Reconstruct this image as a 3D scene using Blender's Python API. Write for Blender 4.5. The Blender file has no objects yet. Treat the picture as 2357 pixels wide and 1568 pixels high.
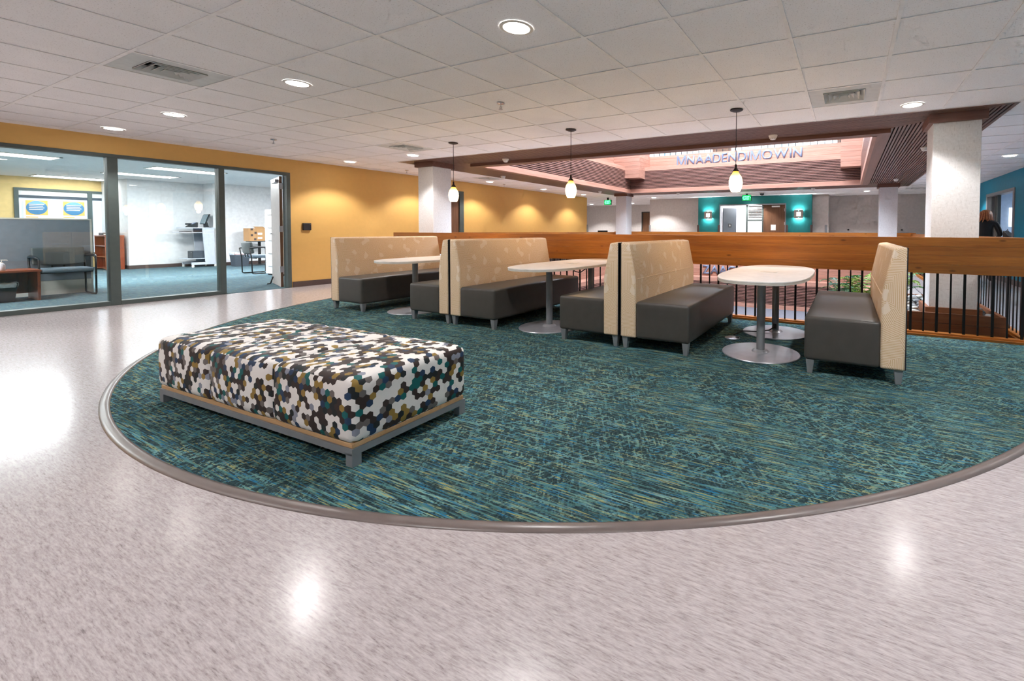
import bpy, bmesh, math, random
from mathutils import Matrix, Vector
random.seed(7)
sc = bpy.context.scene
COL = sc.collection
PI = math.pi
R_ = math.radians
# ------------------------------------------------------------------ camera
# solved from the ceiling grid (0.6096 m tiles); the photograph is perspective-corrected, hence the lens shift
YAW, PITCH, ROLL, FPX, CX, CY, HCAM = R_(-26.311), R_(-1.687), R_(-0.275), 1018.8, 1448.4, 560.9, 1.075
def cam_axes():
    fwd = Vector((math.sin(YAW) * math.cos(PITCH), math.cos(YAW) * math.cos(PITCH), math.sin(PITCH)))
    right = Vector((math.cos(YAW), -math.sin(YAW), 0))
    down = -right.cross(fwd)
    r = right * math.cos(ROLL) + down * math.sin(ROLL)
    d = -right * math.sin(ROLL) + down * math.cos(ROLL)
    return r, d, fwd
_r, _d, _f = cam_axes()
cam = bpy.data.cameras.new('camera')
camo = bpy.data.objects.new('camera', cam)
COL.objects.link(camo)
m = Matrix((( _r.x, -_d.x, -_f.x, 0), (_r.y, -_d.y, -_f.y, 0), (_r.z, -_d.z, -_f.z, HCAM), (0, 0, 0, 1)))
camo.matrix_world = m
cam.sensor_width = 36.0
cam.lens = FPX / 2357 * 36.0
cam.shift_x = (1178.5 - CX) / 2357
cam.shift_y = (CY - 784.0) / 2357
cam.clip_start = 0.05
cam.clip_end = 200
sc.camera = camo
# ------------------------------------------------------------------ colour management, world
sc.view_settings.view_transform = 'Standard'
sc.view_settings.look = 'None'
sc.view_settings.gamma = 1.0
sc.view_settings.use_curve_mapping = False
sc.view_settings.exposure = 1.0
sc.cycles.use_denoising = True
sc.cycles.use_adaptive_sampling = True
sc.cycles.adaptive_threshold = 0.12
sc.cycles.adaptive_min_samples = 8
sc.cycles.max_bounces = 6
sc.cycles.diffuse_bounces = 4
sc.cycles.glossy_bounces = 2
sc.cycles.transmission_bounces = 4
sc.cycles.transparent_max_bounces = 8
sc.cycles.sample_clamp_indirect = 6.0
sc.cycles.caustics_reflective = False
sc.cycles.caustics_refractive = False
world = bpy.data.worlds.new('world')
sc.world = world
world.use_nodes = True
world.node_tree.nodes['Background'].inputs[0].default_value = (0.75, 0.85, 1.0, 1)
world.node_tree.nodes['Background'].inputs[1].default_value = 0.6
# brightness of the lamps of the place (watts)
P_DOWN, P_PEND, P_TROFFER, P_SKY, P_LOWER = 68.0, 6.5, 64.0, 1400.0, 170.0
E_LENS, E_SHADE = 22.0, 6.0
C = 2.341            # ceiling height
T = 0.6096           # ceiling module
GX, GY = -3.411, 1.292
XW = -9.14           # yellow wall / glazed office front
XR = 3.04            # teal wall on the right
def area_light(name, loc, sx, sy, watts, col=(1, 1, 1), rot=(0, 0, 0), spread=PI):
    l = bpy.data.lights.new(name, 'AREA'); l.shape = 'RECTANGLE'; l.size = sx; l.size_y = sy
    l.energy = watts; l.color = col; l.spread = spread
    o = bpy.data.objects.new(name, l); o.location = loc; o.rotation_euler = rot; COL.objects.link(o)
    return o
# daylight of the atrium roof light above the well, and the ceiling lamps of the lower hall
area_light('skylight_daylight', (-3.0, 9.7, 6.9), 5.6, 5.6, P_SKY, (0.74, 0.85, 1.0))
area_light('lower_hall_lamp', (-3.0, 22.0, -1.25), 14, 10, P_LOWER, (0.9, 0.93, 1.0))
# ------------------------------------------------------------------ helpers
def lin(*c):
    if len(c) == 1:
        h = c[0].lstrip('#'); c = [int(h[i:i + 2], 16) for i in (0, 2, 4)]
    f = lambda v: (v / 255 / 12.92) if v / 255 <= 0.04045 else ((v / 255 + 0.055) / 1.055) ** 2.4
    return (f(c[0]), f(c[1]), f(c[2]), 1)
class NT:
    """tiny node-tree writer"""
    def __init__(s, name):
        s.mat = bpy.data.materials.new(name); s.mat.use_nodes = True
        s.t = s.mat.node_tree; s.n = s.t.nodes; s.b = s.n['Principled BSDF']; s.out = s.n['Material Output']
    def add(s, typ, **kw):
        n = s.n.new(typ)
        for k, v in kw.items(): setattr(n, k, v)
        return n
    def put(s, sock, v):
        if v is None: return
        if isinstance(v, bpy.types.NodeSocket): s.t.links.new(v, sock)
        else: sock.default_value = v
    def math(s, op, a, b=None, c=None):
        n = s.add('ShaderNodeMath', operation=op); s.put(n.inputs[0], a); s.put(n.inputs[1], b)
        if c is not None: s.put(n.inputs[2], c)
        return n.outputs[0]
    def vec(s, op, a, b=None, out=0):
        n = s.add('ShaderNodeVectorMath', operation=op); s.put(n.inputs[0], a); s.put(n.inputs[1], b)
        return n.outputs[out]
    def mix(s, f, a, b, typ='RGBA', blend='MIX'):
        n = s.add('ShaderNodeMix', data_type=typ)
        if typ == 'RGBA': n.blend_type = blend; i = (0, 6, 7); o = 2
        elif typ == 'VECTOR': i = (0, 4, 5); o = 1
        else: i = (0, 2, 3); o = 0
        s.put(n.inputs[i[0]], f); s.put(n.inputs[i[1]], a); s.put(n.inputs[i[2]], b)
        return n.outputs[o]
    def coord(s, which='Object'):
        return s.add('ShaderNodeTexCoord').outputs[which]
    def scale(s, v, xyz):
        return s.vec('MULTIPLY', v, xyz)
    def noise(s, v, scale=5, detail=2, rough=0.5, dim='3D', out='Fac'):
        n = s.add('ShaderNodeTexNoise', noise_dimensions=dim); s.put(n.inputs['Vector'], v)
        n.inputs['Scale'].default_value = scale; n.inputs['Detail'].default_value = detail; n.inputs['Roughness'].default_value = rough
        return n.outputs[out]
    def ramp(s, f, stops, interp='LINEAR'):
        n = s.add('ShaderNodeValToRGB'); n.color_ramp.interpolation = interp; e = n.color_ramp.elements
        while len(e) > 1: e.remove(e[-1])
        for i, (p, c) in enumerate(stops):
            x = e[0] if i == 0 else e.new(p)
            x.position = p; x.color = c if len(c) == 4 else (*c, 1)
        s.put(n.inputs[0], f)
        return n.outputs[0]
    def sep(s, v):
        n = s.add('ShaderNodeSeparateXYZ'); s.put(n.inputs[0], v); return n.outputs
    def comb(s, x=0.0, y=0.0, z=0.0):
        n = s.add('ShaderNodeCombineXYZ'); s.put(n.inputs[0], x); s.put(n.inputs[1], y); s.put(n.inputs[2], z); return n.outputs[0]
    def bump(s, h, strength=0.2, dist=0.01):
        n = s.add('ShaderNodeBump'); n.inputs['Strength'].default_value = strength; n.inputs['Distance'].default_value = dist
        s.put(n.inputs['Height'], h); s.put(s.b.inputs['Normal'], n.outputs[0])
    def boxuv(s):
        """metres on the face, picked by the object-space normal"""
        tc = s.add('ShaderNodeTexCoord'); p = s.sep(tc.outputs['Object']); a = s.sep(s.vec('ABSOLUTE', tc.outputs['Normal']))
        isz = s.math('GREATER_THAN', a[2], 0.62); isx = s.math('GREATER_THAN', a[0], a[1])
        u = s.mix(isx, p[0], p[1], 'FLOAT')
        v = s.mix(isz, p[2], p[1], 'FLOAT'); u = s.mix(isz, u, p[0], 'FLOAT')
        return s.comb(u, v, 0.0)
    def base(s, c): s.put(s.b.inputs['Base Color'], c)
    def set(s, rough=None, metal=None, spec=None, coat=None, emit=None, estr=None):
        if rough is not None: s.put(s.b.inputs['Roughness'], rough)
        if metal is not None: s.put(s.b.inputs['Metallic'], metal)
        if spec is not None: s.put(s.b.inputs['Specular IOR Level'], spec)
        if coat is not None: s.put(s.b.inputs['Coat Weight'], coat)
        if emit is not None: s.put(s.b.inputs['Emission Color'], emit); s.put(s.b.inputs['Emission Strength'], estr)
        return s
M = {}
def plain(name, col, rough=0.5, metal=0.0, var=0.06, scale=14, bump=0.0, spec=0.5, estr=None):
    """a plain coat of paint / plastic / metal with faint tonal unevenness"""
    t = NT(name); c = t.coord(); f = t.noise(c, scale, 3)
    lo = tuple(max(0, v * (1 - var)) for v in col[:3]) + (1,); hi = tuple(min(1, v * (1 + var)) for v in col[:3]) + (1,)
    t.base(t.ramp(f, [(0.3, lo), (0.7, hi)])); t.set(rough, metal, spec)
    if bump: t.bump(t.noise(c, 220, 2), bump, 0.002)
    if estr: t.set(emit=col, estr=estr)
    M[name] = t.mat
    return t.mat
def wood(name, c0, c1, axis=0, rough=0.4, knots=0.0, dens=9.0, tone=0.25, coat=0.0):
    t = NT(name); c = t.coord()
    info = t.add('ShaderNodeObjectInfo').outputs['Random']
    sh = t.vec('ADD', c, t.comb(t.math('MULTIPLY', info, 37.0), t.math('MULTIPLY', info, 11.0), t.math('MULTIPLY', info, 5.0)))
    st = [dens, dens, dens]; st[axis] = dens * 0.06
    v = t.scale(sh, tuple(st))
    g = t.noise(v, 2.2, 6, 0.62); g2 = t.noise(v, 14.0, 3, 0.5)
    f = t.math('ADD', t.math('MULTIPLY', g, 0.75), t.math('MULTIPLY', g2, 0.25))
    col = t.ramp(f, [(0.32, c0), (0.68, c1)])
    col = t.mix(t.math('MULTIPLY', t.math('SUBTRACT', info, 0.5), tone), col, (1, 1, 1, 1), blend='SOFT_LIGHT') if False else col
    hs = t.add('ShaderNodeHueSaturation'); t.put(hs.inputs['Color'], col)
    t.put(hs.inputs['Value'], t.math('ADD', 1.0 - tone / 2, t.math('MULTIPLY', info, tone)))
    col = hs.outputs[0]
    if knots:
        kv = [0.0, 0.0, 9.0]; kv[axis] = 3.4
        vo = t.add('ShaderNodeTexVoronoi'); t.put(vo.inputs['Vector'], t.scale(sh, tuple(kv))); vo.inputs['Scale'].default_value = 1.0
        wob = t.math('ADD', vo.outputs['Distance'], t.math('MULTIPLY', t.noise(c, 40, 2), 0.03))
        k = t.ramp(wob, [(0.07, (1, 1, 1, 1)), (0.14, (0, 0, 0, 1))])
        col = t.mix(t.math('MULTIPLY', k, knots), col, tuple(v * 0.35 for v in c0[:3]) + (1,))
    t.base(col); t.set(rough, coat=coat)
    t.bump(g2, 0.08, 0.003)
    M[name] = t.mat
    return t.mat
# ------------------------------------------------------------------ materials
def mat_linoleum():
    t = NT('linoleum'); c = t.coord()
    a = t.noise(t.scale(c, (12, 84, 1)), 1.0, 5, 0.7); b = t.noise(t.scale(c, (34, 210, 1)), 1.0, 3, 0.65); g = t.noise(c, 0.7, 2)
    f = t.math('ADD', t.math('MULTIPLY', a, 0.55), t.math('MULTIPLY', b, 0.45))
    col = t.ramp(f, [(0.32, lin(124, 115, 115)), (0.43, lin(165, 155, 155)), (0.54, lin(184, 175, 176)), (0.68, lin(199, 191, 192))])
    fleck = t.ramp(t.noise(t.scale(c, (22, 170, 1)), 1.0, 3, 0.6), [(0.30, (1, 1, 1, 1)), (0.38, (0, 0, 0, 1))])
    col = t.mix(t.math('MULTIPLY', fleck, 0.45), col, lin(112, 101, 99))
    t.base(col); t.set(t.math('ADD', 0.13, t.math('MULTIPLY', g, 0.10)), spec=0.45)
    t.bump(t.noise(c, 9, 3), 0.05, 0.01)
    M['linoleum'] = t.mat
def mat_carpet(name, mute=0.0):
    t = NT(name); c = t.coord(); s = t.sep(c)
    def rotn(ang, sa, sb, sc_, det=2):
        ca, sn = math.cos(ang), math.sin(ang)
        u = t.math('ADD', t.math('MULTIPLY', s[0], ca), t.math('MULTIPLY', s[1], sn)); v = t.math('ADD', t.math('MULTIPLY', s[0], -sn), t.math('MULTIPLY', s[1], ca))
        return t.noise(t.comb(t.math('MULTIPLY', u, sa), t.math('MULTIPLY', v, sb), 0.0), sc_, det, 0.6, '2D')
    n1 = rotn(0.0, 5.0, 92.0, 1.0, 3); da = rotn(R_(58), 9.0, 52.0, 1.0); db = rotn(R_(-56), 9.0, 52.0, 1.0); fine = t.noise(c, 95, 2, 0.6)
    patch = t.ramp(t.noise(t.scale(c, (0.75, 1.3, 1)), 1.0, 2, 0.5), [(0.38, (0, 0, 0, 1)), (0.50, (1, 1, 1, 1))])
    fn = t.math('MULTIPLY', t.math('SUBTRACT', fine, 0.5), 0.30)
    m1 = t.ramp(t.math('ADD', n1, fn), [(0.465, (0, 0, 0, 1)), (0.56, (1, 1, 1, 1))])
    n4 = rotn(0.0, 16.0, 70.0, 1.0, 2)
    lat = t.math('ADD', t.math('MULTIPLY', t.math('MAXIMUM', da, db), 0.72), t.math('MULTIPLY', n4, 0.34))
    m2 = t.ramp(t.math('ADD', lat, fn), [(0.555, (0, 0, 0, 1)), (0.63, (0.85, 0.85, 0.85, 1))])
    m_ = t.mix(patch, m1, m2, 'RGBA')
    m_ = t.math('MAXIMUM', m_, t.math('MULTIPLY', t.ramp(rotn(0.0, 2.4, 95.0, 1.0, 2), [(0.575, (0, 0, 0, 1)), (0.63, (1, 1, 1, 1))]), 0.85))
    hue = rotn(0.0, 3.0, 60.0, 1.7); hue2 = rotn(0.0, 4.0, 74.0, 2.3)
    lc = t.ramp(t.noise(t.scale(c, (3, 20, 1)), 1.0, 3, 0.6), [(0.32, lin(58, 95, 94)), (0.50, lin(84, 125, 121)), (0.66, lin(118, 158, 150))])
    lc = t.mix(t.ramp(hue, [(0.55, (0, 0, 0, 1)), (0.61, (0.85, 0.85, 0.85, 1))]), lc, lin(158, 154, 96))
    lc = t.mix(t.ramp(hue2, [(0.54, (0, 0, 0, 1)), (0.60, (0.9, 0.9, 0.9, 1))]), lc, lin(22, 104, 146))
    dk = t.ramp(fine, [(0.35, lin(31, 45, 49)), (0.65, lin(48, 69, 73))])
    col = t.mix(m_, dk, lc)
    if mute: col = t.mix(mute, col, lin(98, 116, 128))
    t.base(col); t.set(0.95, spec=0.1)
    t.bump(t.noise(c, 420, 2), 0.35, 0.004)
    M[name] = t.mat
def mat_hex():
    t = NT('hex_upholstery'); uv = t.boxuv()
    p = t.vec('ADD', t.scale(uv, (31.0, 31.0, 0)), (100.0, 100.0, 0.0))
    r = (1.0, 1.7320508, 1.0); h = (0.5, 0.8660254, 0.5)
    a = t.vec('SUBTRACT', t.vec('MODULO', p, r), h); b = t.vec('SUBTRACT', t.vec('MODULO', t.vec('SUBTRACT', p, h), r), h)
    z0 = (1.0, 1.0, 0.0); a = t.scale(a, z0); b = t.scale(b, z0)
    pick = t.math('LESS_THAN', t.vec('DOT_PRODUCT', a, a, 1), t.vec('DOT_PRODUCT', b, b, 1))
    gv = t.mix(pick, b, a, 'VECTOR')
    idv = t.vec('SNAP', t.vec('ADD', t.vec('SUBTRACT', p, gv), (0.01, 0.01, 0)), (0.5, 0.8660254 / 2, 1.0))
    wn = t.add('ShaderNodeTexWhiteNoise', noise_dimensions='2D'); t.put(wn.inputs['Vector'], idv)
    pal = t.ramp(wn.outputs['Value'], [(0.0, lin(58, 47, 45)), (0.30, lin(36, 42, 44)), (0.42, lin(150, 122, 62)), (0.55, lin(112, 105, 102)), (0.67, lin(40, 62, 92)),
                                       (0.78, lin(22, 98, 98)), (0.86, lin(142, 146, 160)), (0.92, lin(232, 228, 224))], 'CONSTANT')
    cl = t.noise(t.scale(idv, (0.42, 0.42, 0)), 1.0, 2, 0.5, '2D')
    col = t.mix(t.math('GREATER_THAN', cl, 0.55), pal, lin(234, 230, 226))
    t.base(col); t.set(0.6, spec=0.3)
    M['hex_upholstery'] = t.mat
def mat_linefabric():
    t = NT('line_fabric'); uv = t.boxuv()
    vo = t.add('ShaderNodeTexVoronoi', voronoi_dimensions='2D'); t.put(vo.inputs['Vector'], uv); vo.inputs['Scale'].default_value = 9.0
    rc = t.add('ShaderNodeSeparateColor'); t.put(rc.inputs[0], vo.outputs['Color'])
    ang = t.math('MULTIPLY', t.math('FLOOR', t.math('MULTIPLY', rc.outputs[0], 5.99)), PI / 6)
    s = t.sep(uv)
    d = t.math('ADD', t.math('MULTIPLY', s[0], t.math('COSINE', ang)), t.math('MULTIPLY', s[1], t.math('SINE', ang)))
    ln = t.math('LESS_THAN', t.math('FRACT', t.math('MULTIPLY', d, 88.0)), 0.27)
    v2 = t.add('ShaderNodeTexVoronoi', voronoi_dimensions='2D'); t.put(v2.inputs['Vector'], uv); v2.inputs['Scale'].default_value = 17.0
    r2 = t.add('ShaderNodeSeparateColor'); t.put(r2.inputs[0], v2.outputs['Color'])
    blank = t.math('GREATER_THAN', r2.outputs[1], 0.90)
    ln = t.math('MULTIPLY', ln, t.math('SUBTRACT', 1.0, blank))
    col = t.mix(blank, lin(234, 210, 182), lin(236, 216, 194))
    col = t.mix(ln, col, lin(202, 164, 114))
    t.base(col); t.set(0.75, spec=0.2)
    t.bump(t.noise(t.coord(), 500, 1), 0.1, 0.001)
    M['line_fabric'] = t.mat
def mat_tile():
    t = NT('ceiling_tile'); c = t.coord()
    info = t.add('ShaderNodeObjectInfo').outputs['Random']
    sh = t.vec('ADD', c, t.comb(t.math('MULTIPLY', info, 60.0), t.math('MULTIPLY', info, 23.0), 0.0))
    sp = t.ramp(t.noise(sh, 105, 2, 0.75), [(0.33, (1, 1, 1, 1)), (0.39, (0, 0, 0, 1))])
    f = t.ramp(t.noise(sh, 3, 2), [(0.3, lin(247, 246, 247)), (0.7, lin(252, 251, 252))])
    t.base(t.mix(t.math('MULTIPLY', sp, 0.5), f, lin(140, 130, 124))); t.set(0.95, spec=0.1)
    t.bump(sp, -0.2, 0.003)
    M['ceiling_tile'] = t.mat
def mat_column():
    t = NT('linen_wallcovering'); c = t.boxuv()
    a = t.noise(t.scale(c, (14, 230, 0)), 1.0, 4, 0.65); b = t.noise(t.scale(c, (230, 14, 0)), 1.0, 3, 0.6); w = t.noise(t.scale(c, (40, 40, 0)), 1.0, 3, 0.6)
    la = t.ramp(a, [(0.31, (1, 1, 1, 1)), (0.40, (0, 0, 0, 1))]); lb = t.ramp(b, [(0.31, (1, 1, 1, 1)), (0.40, (0, 0, 0, 1))])
    f = t.math('MAXIMUM', la, lb)
    col = t.ramp(w, [(0.3, lin(216, 214, 212)), (0.7, lin(228, 227, 226))])
    t.base(t.mix(t.math('MULTIPLY', f, 0.45), col, lin(120, 112, 104))); t.set(0.8, spec=0.2)
    M['linen_wallcovering'] = t.mat
def mat_glass():
    t = NT('window_glass'); t.n.remove(t.b)
    fr = t.add('ShaderNodeFresnel'); fr.inputs['IOR'].default_value = 1.5
    tr = t.add('ShaderNodeBsdfTransparent'); tr.inputs[0].default_value = (0.965, 0.985, 0.975, 1)
    gl = t.add('ShaderNodeBsdfGlossy'); gl.inputs['Roughness'].default_value = 0.01
    mx = t.add('ShaderNodeMixShader'); t.put(mx.inputs[0], t.math('MULTIPLY', fr.outputs[0], 1.6)); t.t.links.new(tr.outputs[0], mx.inputs[1]); t.t.links.new(gl.outputs[0], mx.inputs[2])
    t.t.links.new(mx.outputs[0], t.out.inputs[0])
    M['window_glass'] = t.mat
def glow(name, col, strength, var=0.04):
    t = NT(name); f = t.noise(t.coord(), 8, 1)
    t.base(col); t.set(0.4, emit=t.ramp(f, [(0.3, tuple(v * (1 - var) for v in col[:3]) + (1,)), (0.7, col)]), estr=strength)
    M[name] = t.mat
def mat_shade():
    t = NT('amber_glass'); z = t.sep(t.coord())[2]
    f = t.math('DIVIDE', z, 0.22)
    swirl = t.noise(t.scale(t.coord(), (9, 9, 22)), 1.0, 2)
    f = t.math('ADD', f, t.math('MULTIPLY', t.math('SUBTRACT', swirl, 0.5), 0.25))
    col = t.ramp(f, [(0.55, (1.0, 0.80, 0.42, 1)), (0.80, (1.0, 0.62, 0.12, 1)), (1.0, (0.70, 0.28, 0.02, 1))])
    st = t.ramp(f, [(0.45, (1, 1, 1, 1)), (0.75, (0.42, 0.42, 0.42, 1)), (0.98, (0.14, 0.14, 0.14, 1))])
    t.base(col); t.set(0.25, emit=col, estr=t.math('MULTIPLY', st, E_SHADE))
    M['amber_glass'] = t.mat
mat_linoleum(); mat_carpet('teal_carpet'); mat_carpet('office_carpet', mute=0.55); mat_hex(); mat_linefabric(); mat_tile(); mat_column(); mat_glass(); mat_shade()
wood('rail_wood', lin(146, 82, 27), lin(196, 123, 48), 0, 0.42, knots=0.7, tone=0.22)
wood('rail_wood_y', lin(146, 82, 27), lin(196, 123, 48), 1, 0.42, knots=0.7, tone=0.22)
wood('well_wood', lin(142, 97, 79), lin(178, 130, 110), 0, 0.5, tone=0.18)
wood('well_wood_y', lin(142, 97, 79), lin(178, 130, 110), 1, 0.5, tone=0.18)
wood('slat_wood', lin(92, 66, 58), lin(134, 102, 90), 0, 0.42, tone=0.15)
wood('slat_wood_y', lin(92, 66, 58), lin(134, 102, 90), 1, 0.42, tone=0.15)
wood('slat_red', lin(98, 66, 56), lin(130, 92, 80), 0, 0.45, tone=0.15)
wood('slat_red_y', lin(98, 66, 56), lin(130, 92, 80), 1, 0.45, tone=0.15)
wood('planter_wood', lin(116, 68, 40), lin(152, 94, 58), 0, 0.5, tone=0.2)
wood('cherry_wood', lin(112, 46, 24), lin(158, 76, 44), 2, 0.35, tone=0.1)
wood('table_cherry', lin(122, 54, 28), lin(172, 90, 54), 1, 0.35, tone=0.1)
wood('door_wood', lin(92, 62, 44), lin(128, 92, 68), 2, 0.4, tone=0.1)
wood('birch_edge', lin(188, 146, 100), lin(214, 176, 132), 0, 0.5, tone=0.1)
wood('card', lin(176, 130, 84), lin(198, 154, 108), 2, 0.8, tone=0.1)
plain('gap_black', lin(22, 16, 14), 0.9)
plain('yellow_paint', lin(218, 173, 98), 0.6, bump=0.08, var=0.02)
plain('office_yellow', lin(228, 198, 134), 0.7)
plain('white_paint', lin(226, 225, 226), 0.7)
plain('grey_paint', lin(204, 198, 194), 0.7)
plain('teal_paint', lin(8, 116, 116), 0.55)
plain('blue_teal_paint', lin(12, 136, 168), 0.55)
plain('pale_blue_paint', lin(178, 190, 206), 0.7)
plain('upper_white', lin(235, 235, 238), 0.7)
plain('base_brown', lin(78, 62, 58), 0.5)
plain('frame_green', lin(74, 84, 82), 0.45)
plain('grid_white', lin(246, 244, 243), 0.6)
plain('slab', lin(170, 165, 160), 0.9)
plain('reducer', lin(112, 100, 96), 0.32)
plain('seat_vinyl', lin(73, 69, 65), 0.42, bump=0.12, spec=0.5)
plain('dark_back', lin(30, 30, 34), 0.8)
plain('leg_grey', lin(140, 143, 147), 0.5, 0.25)
plain('steel', lin(184, 184, 190), 0.28, 0.45)
plain('table_white', lin(236, 232, 228), 0.35)
plain('table_edge', lin(206, 200, 190), 0.5)
plain('black_iron', lin(24, 22, 22), 0.45, 0.3)
plain('bronze', lin(52, 42, 34), 0.45, 0.5)
plain('black_plastic', lin(28, 28, 31), 0.5)
plain('white_plastic', lin(230, 226, 220), 0.45)
plain('diffuser_white', lin(210, 212, 210), 0.5)
plain('letter_metal', lin(98, 108, 130), 0.5, 0.0)
plain('dome_black', lin(14, 13, 14), 0.15)
plain('chrome', lin(200, 200, 205), 0.2, 1.0)
plain('partition_fabric', lin(124, 130, 140), 0.9, bump=0.2)
plain('partition_trim', lin(208, 206, 198), 0.6)
plain('chair_fabric', lin(86, 90, 90), 0.9, bump=0.3)
plain('seat_blue_grey', lin(112, 126, 138), 0.9, bump=0.3)
plain('cart_grey', lin(202, 206, 216), 0.5)
plain('screen_grey', lin(110, 130, 138), 0.2)
plain('phone_screen', lin(140, 155, 190), 0.3)
plain('cpu_black', lin(52, 58, 64), 0.5)
plain('bin_grey', lin(66, 74, 84), 0.6)
plain('liner', lin(206, 214, 222), 0.35, var=0.2, scale=30)
plain('red_tie', lin(226, 160, 150), 0.5)
plain('cabinet_white', lin(236, 237, 240), 0.45)
plain('door_grey', lin(176, 166, 160), 0.4)
plain('poster_white', lin(242, 240, 236), 0.6)
plain('poster_orange', lin(240, 186, 92), 0.6)
plain('poster_blue', lin(70, 124, 164), 0.6)
plain('poster_sky', lin(116, 168, 222), 0.6)
plain('shade_cloth', lin(214, 214, 212), 0.8)
plain('clear_plastic', lin(214, 216, 226), 0.25)
plain('pebble_grey', lin(150, 152, 152), 0.6, var=0.35, scale=9)
plain('pebble_dark', lin(112, 116, 120), 0.6, var=0.35, scale=9)
plain('pebble_pale', lin(186, 186, 180), 0.6, var=0.25, scale=9)
plain('soil', lin(62, 50, 42), 0.95, var=0.3, scale=30)
plain('fern_green', lin(60, 118, 58), 0.5, var=0.3, scale=8)
plain('fern_blue', lin(104, 146, 130), 0.5, var=0.3, scale=8)
plain('fern_lime', lin(132, 168, 66), 0.5, var=0.25, scale=8)
plain('jacket', lin(30, 34, 38), 0.8)
plain('skin', lin(222, 160, 128), 0.5)
plain('hair_red', lin(140, 74, 36), 0.45, var=0.45, scale=40)
plain('hair_light', lin(196, 132, 84), 0.45, var=0.3, scale=40)
plain('lower_floor', lin(206, 206, 216), 0.35)
plain('sign_green', lin(20, 90, 50), 0.5)
glow('lens_glow', (1.0, 0.96, 0.90, 1), E_LENS)
glow('troffer_glow', (0.95, 0.98, 1.0, 1), 5.0)
glow('exit_green', (0.10, 1.0, 0.32, 1), 3.0)
glow('exit_plate', (0.01, 0.42, 0.10, 1), 0.6)
glow('sconce_glow', (1.0, 0.80, 0.66, 1), 2.2)
glow('daylight_pane', (0.86, 0.94, 1.0, 1), 0.9)
glow('sky_pane_blue', (0.45, 0.78, 0.92, 1), 0.6)
glow('office_pane', (0.72, 0.80, 0.92, 1), 0.35)
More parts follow.
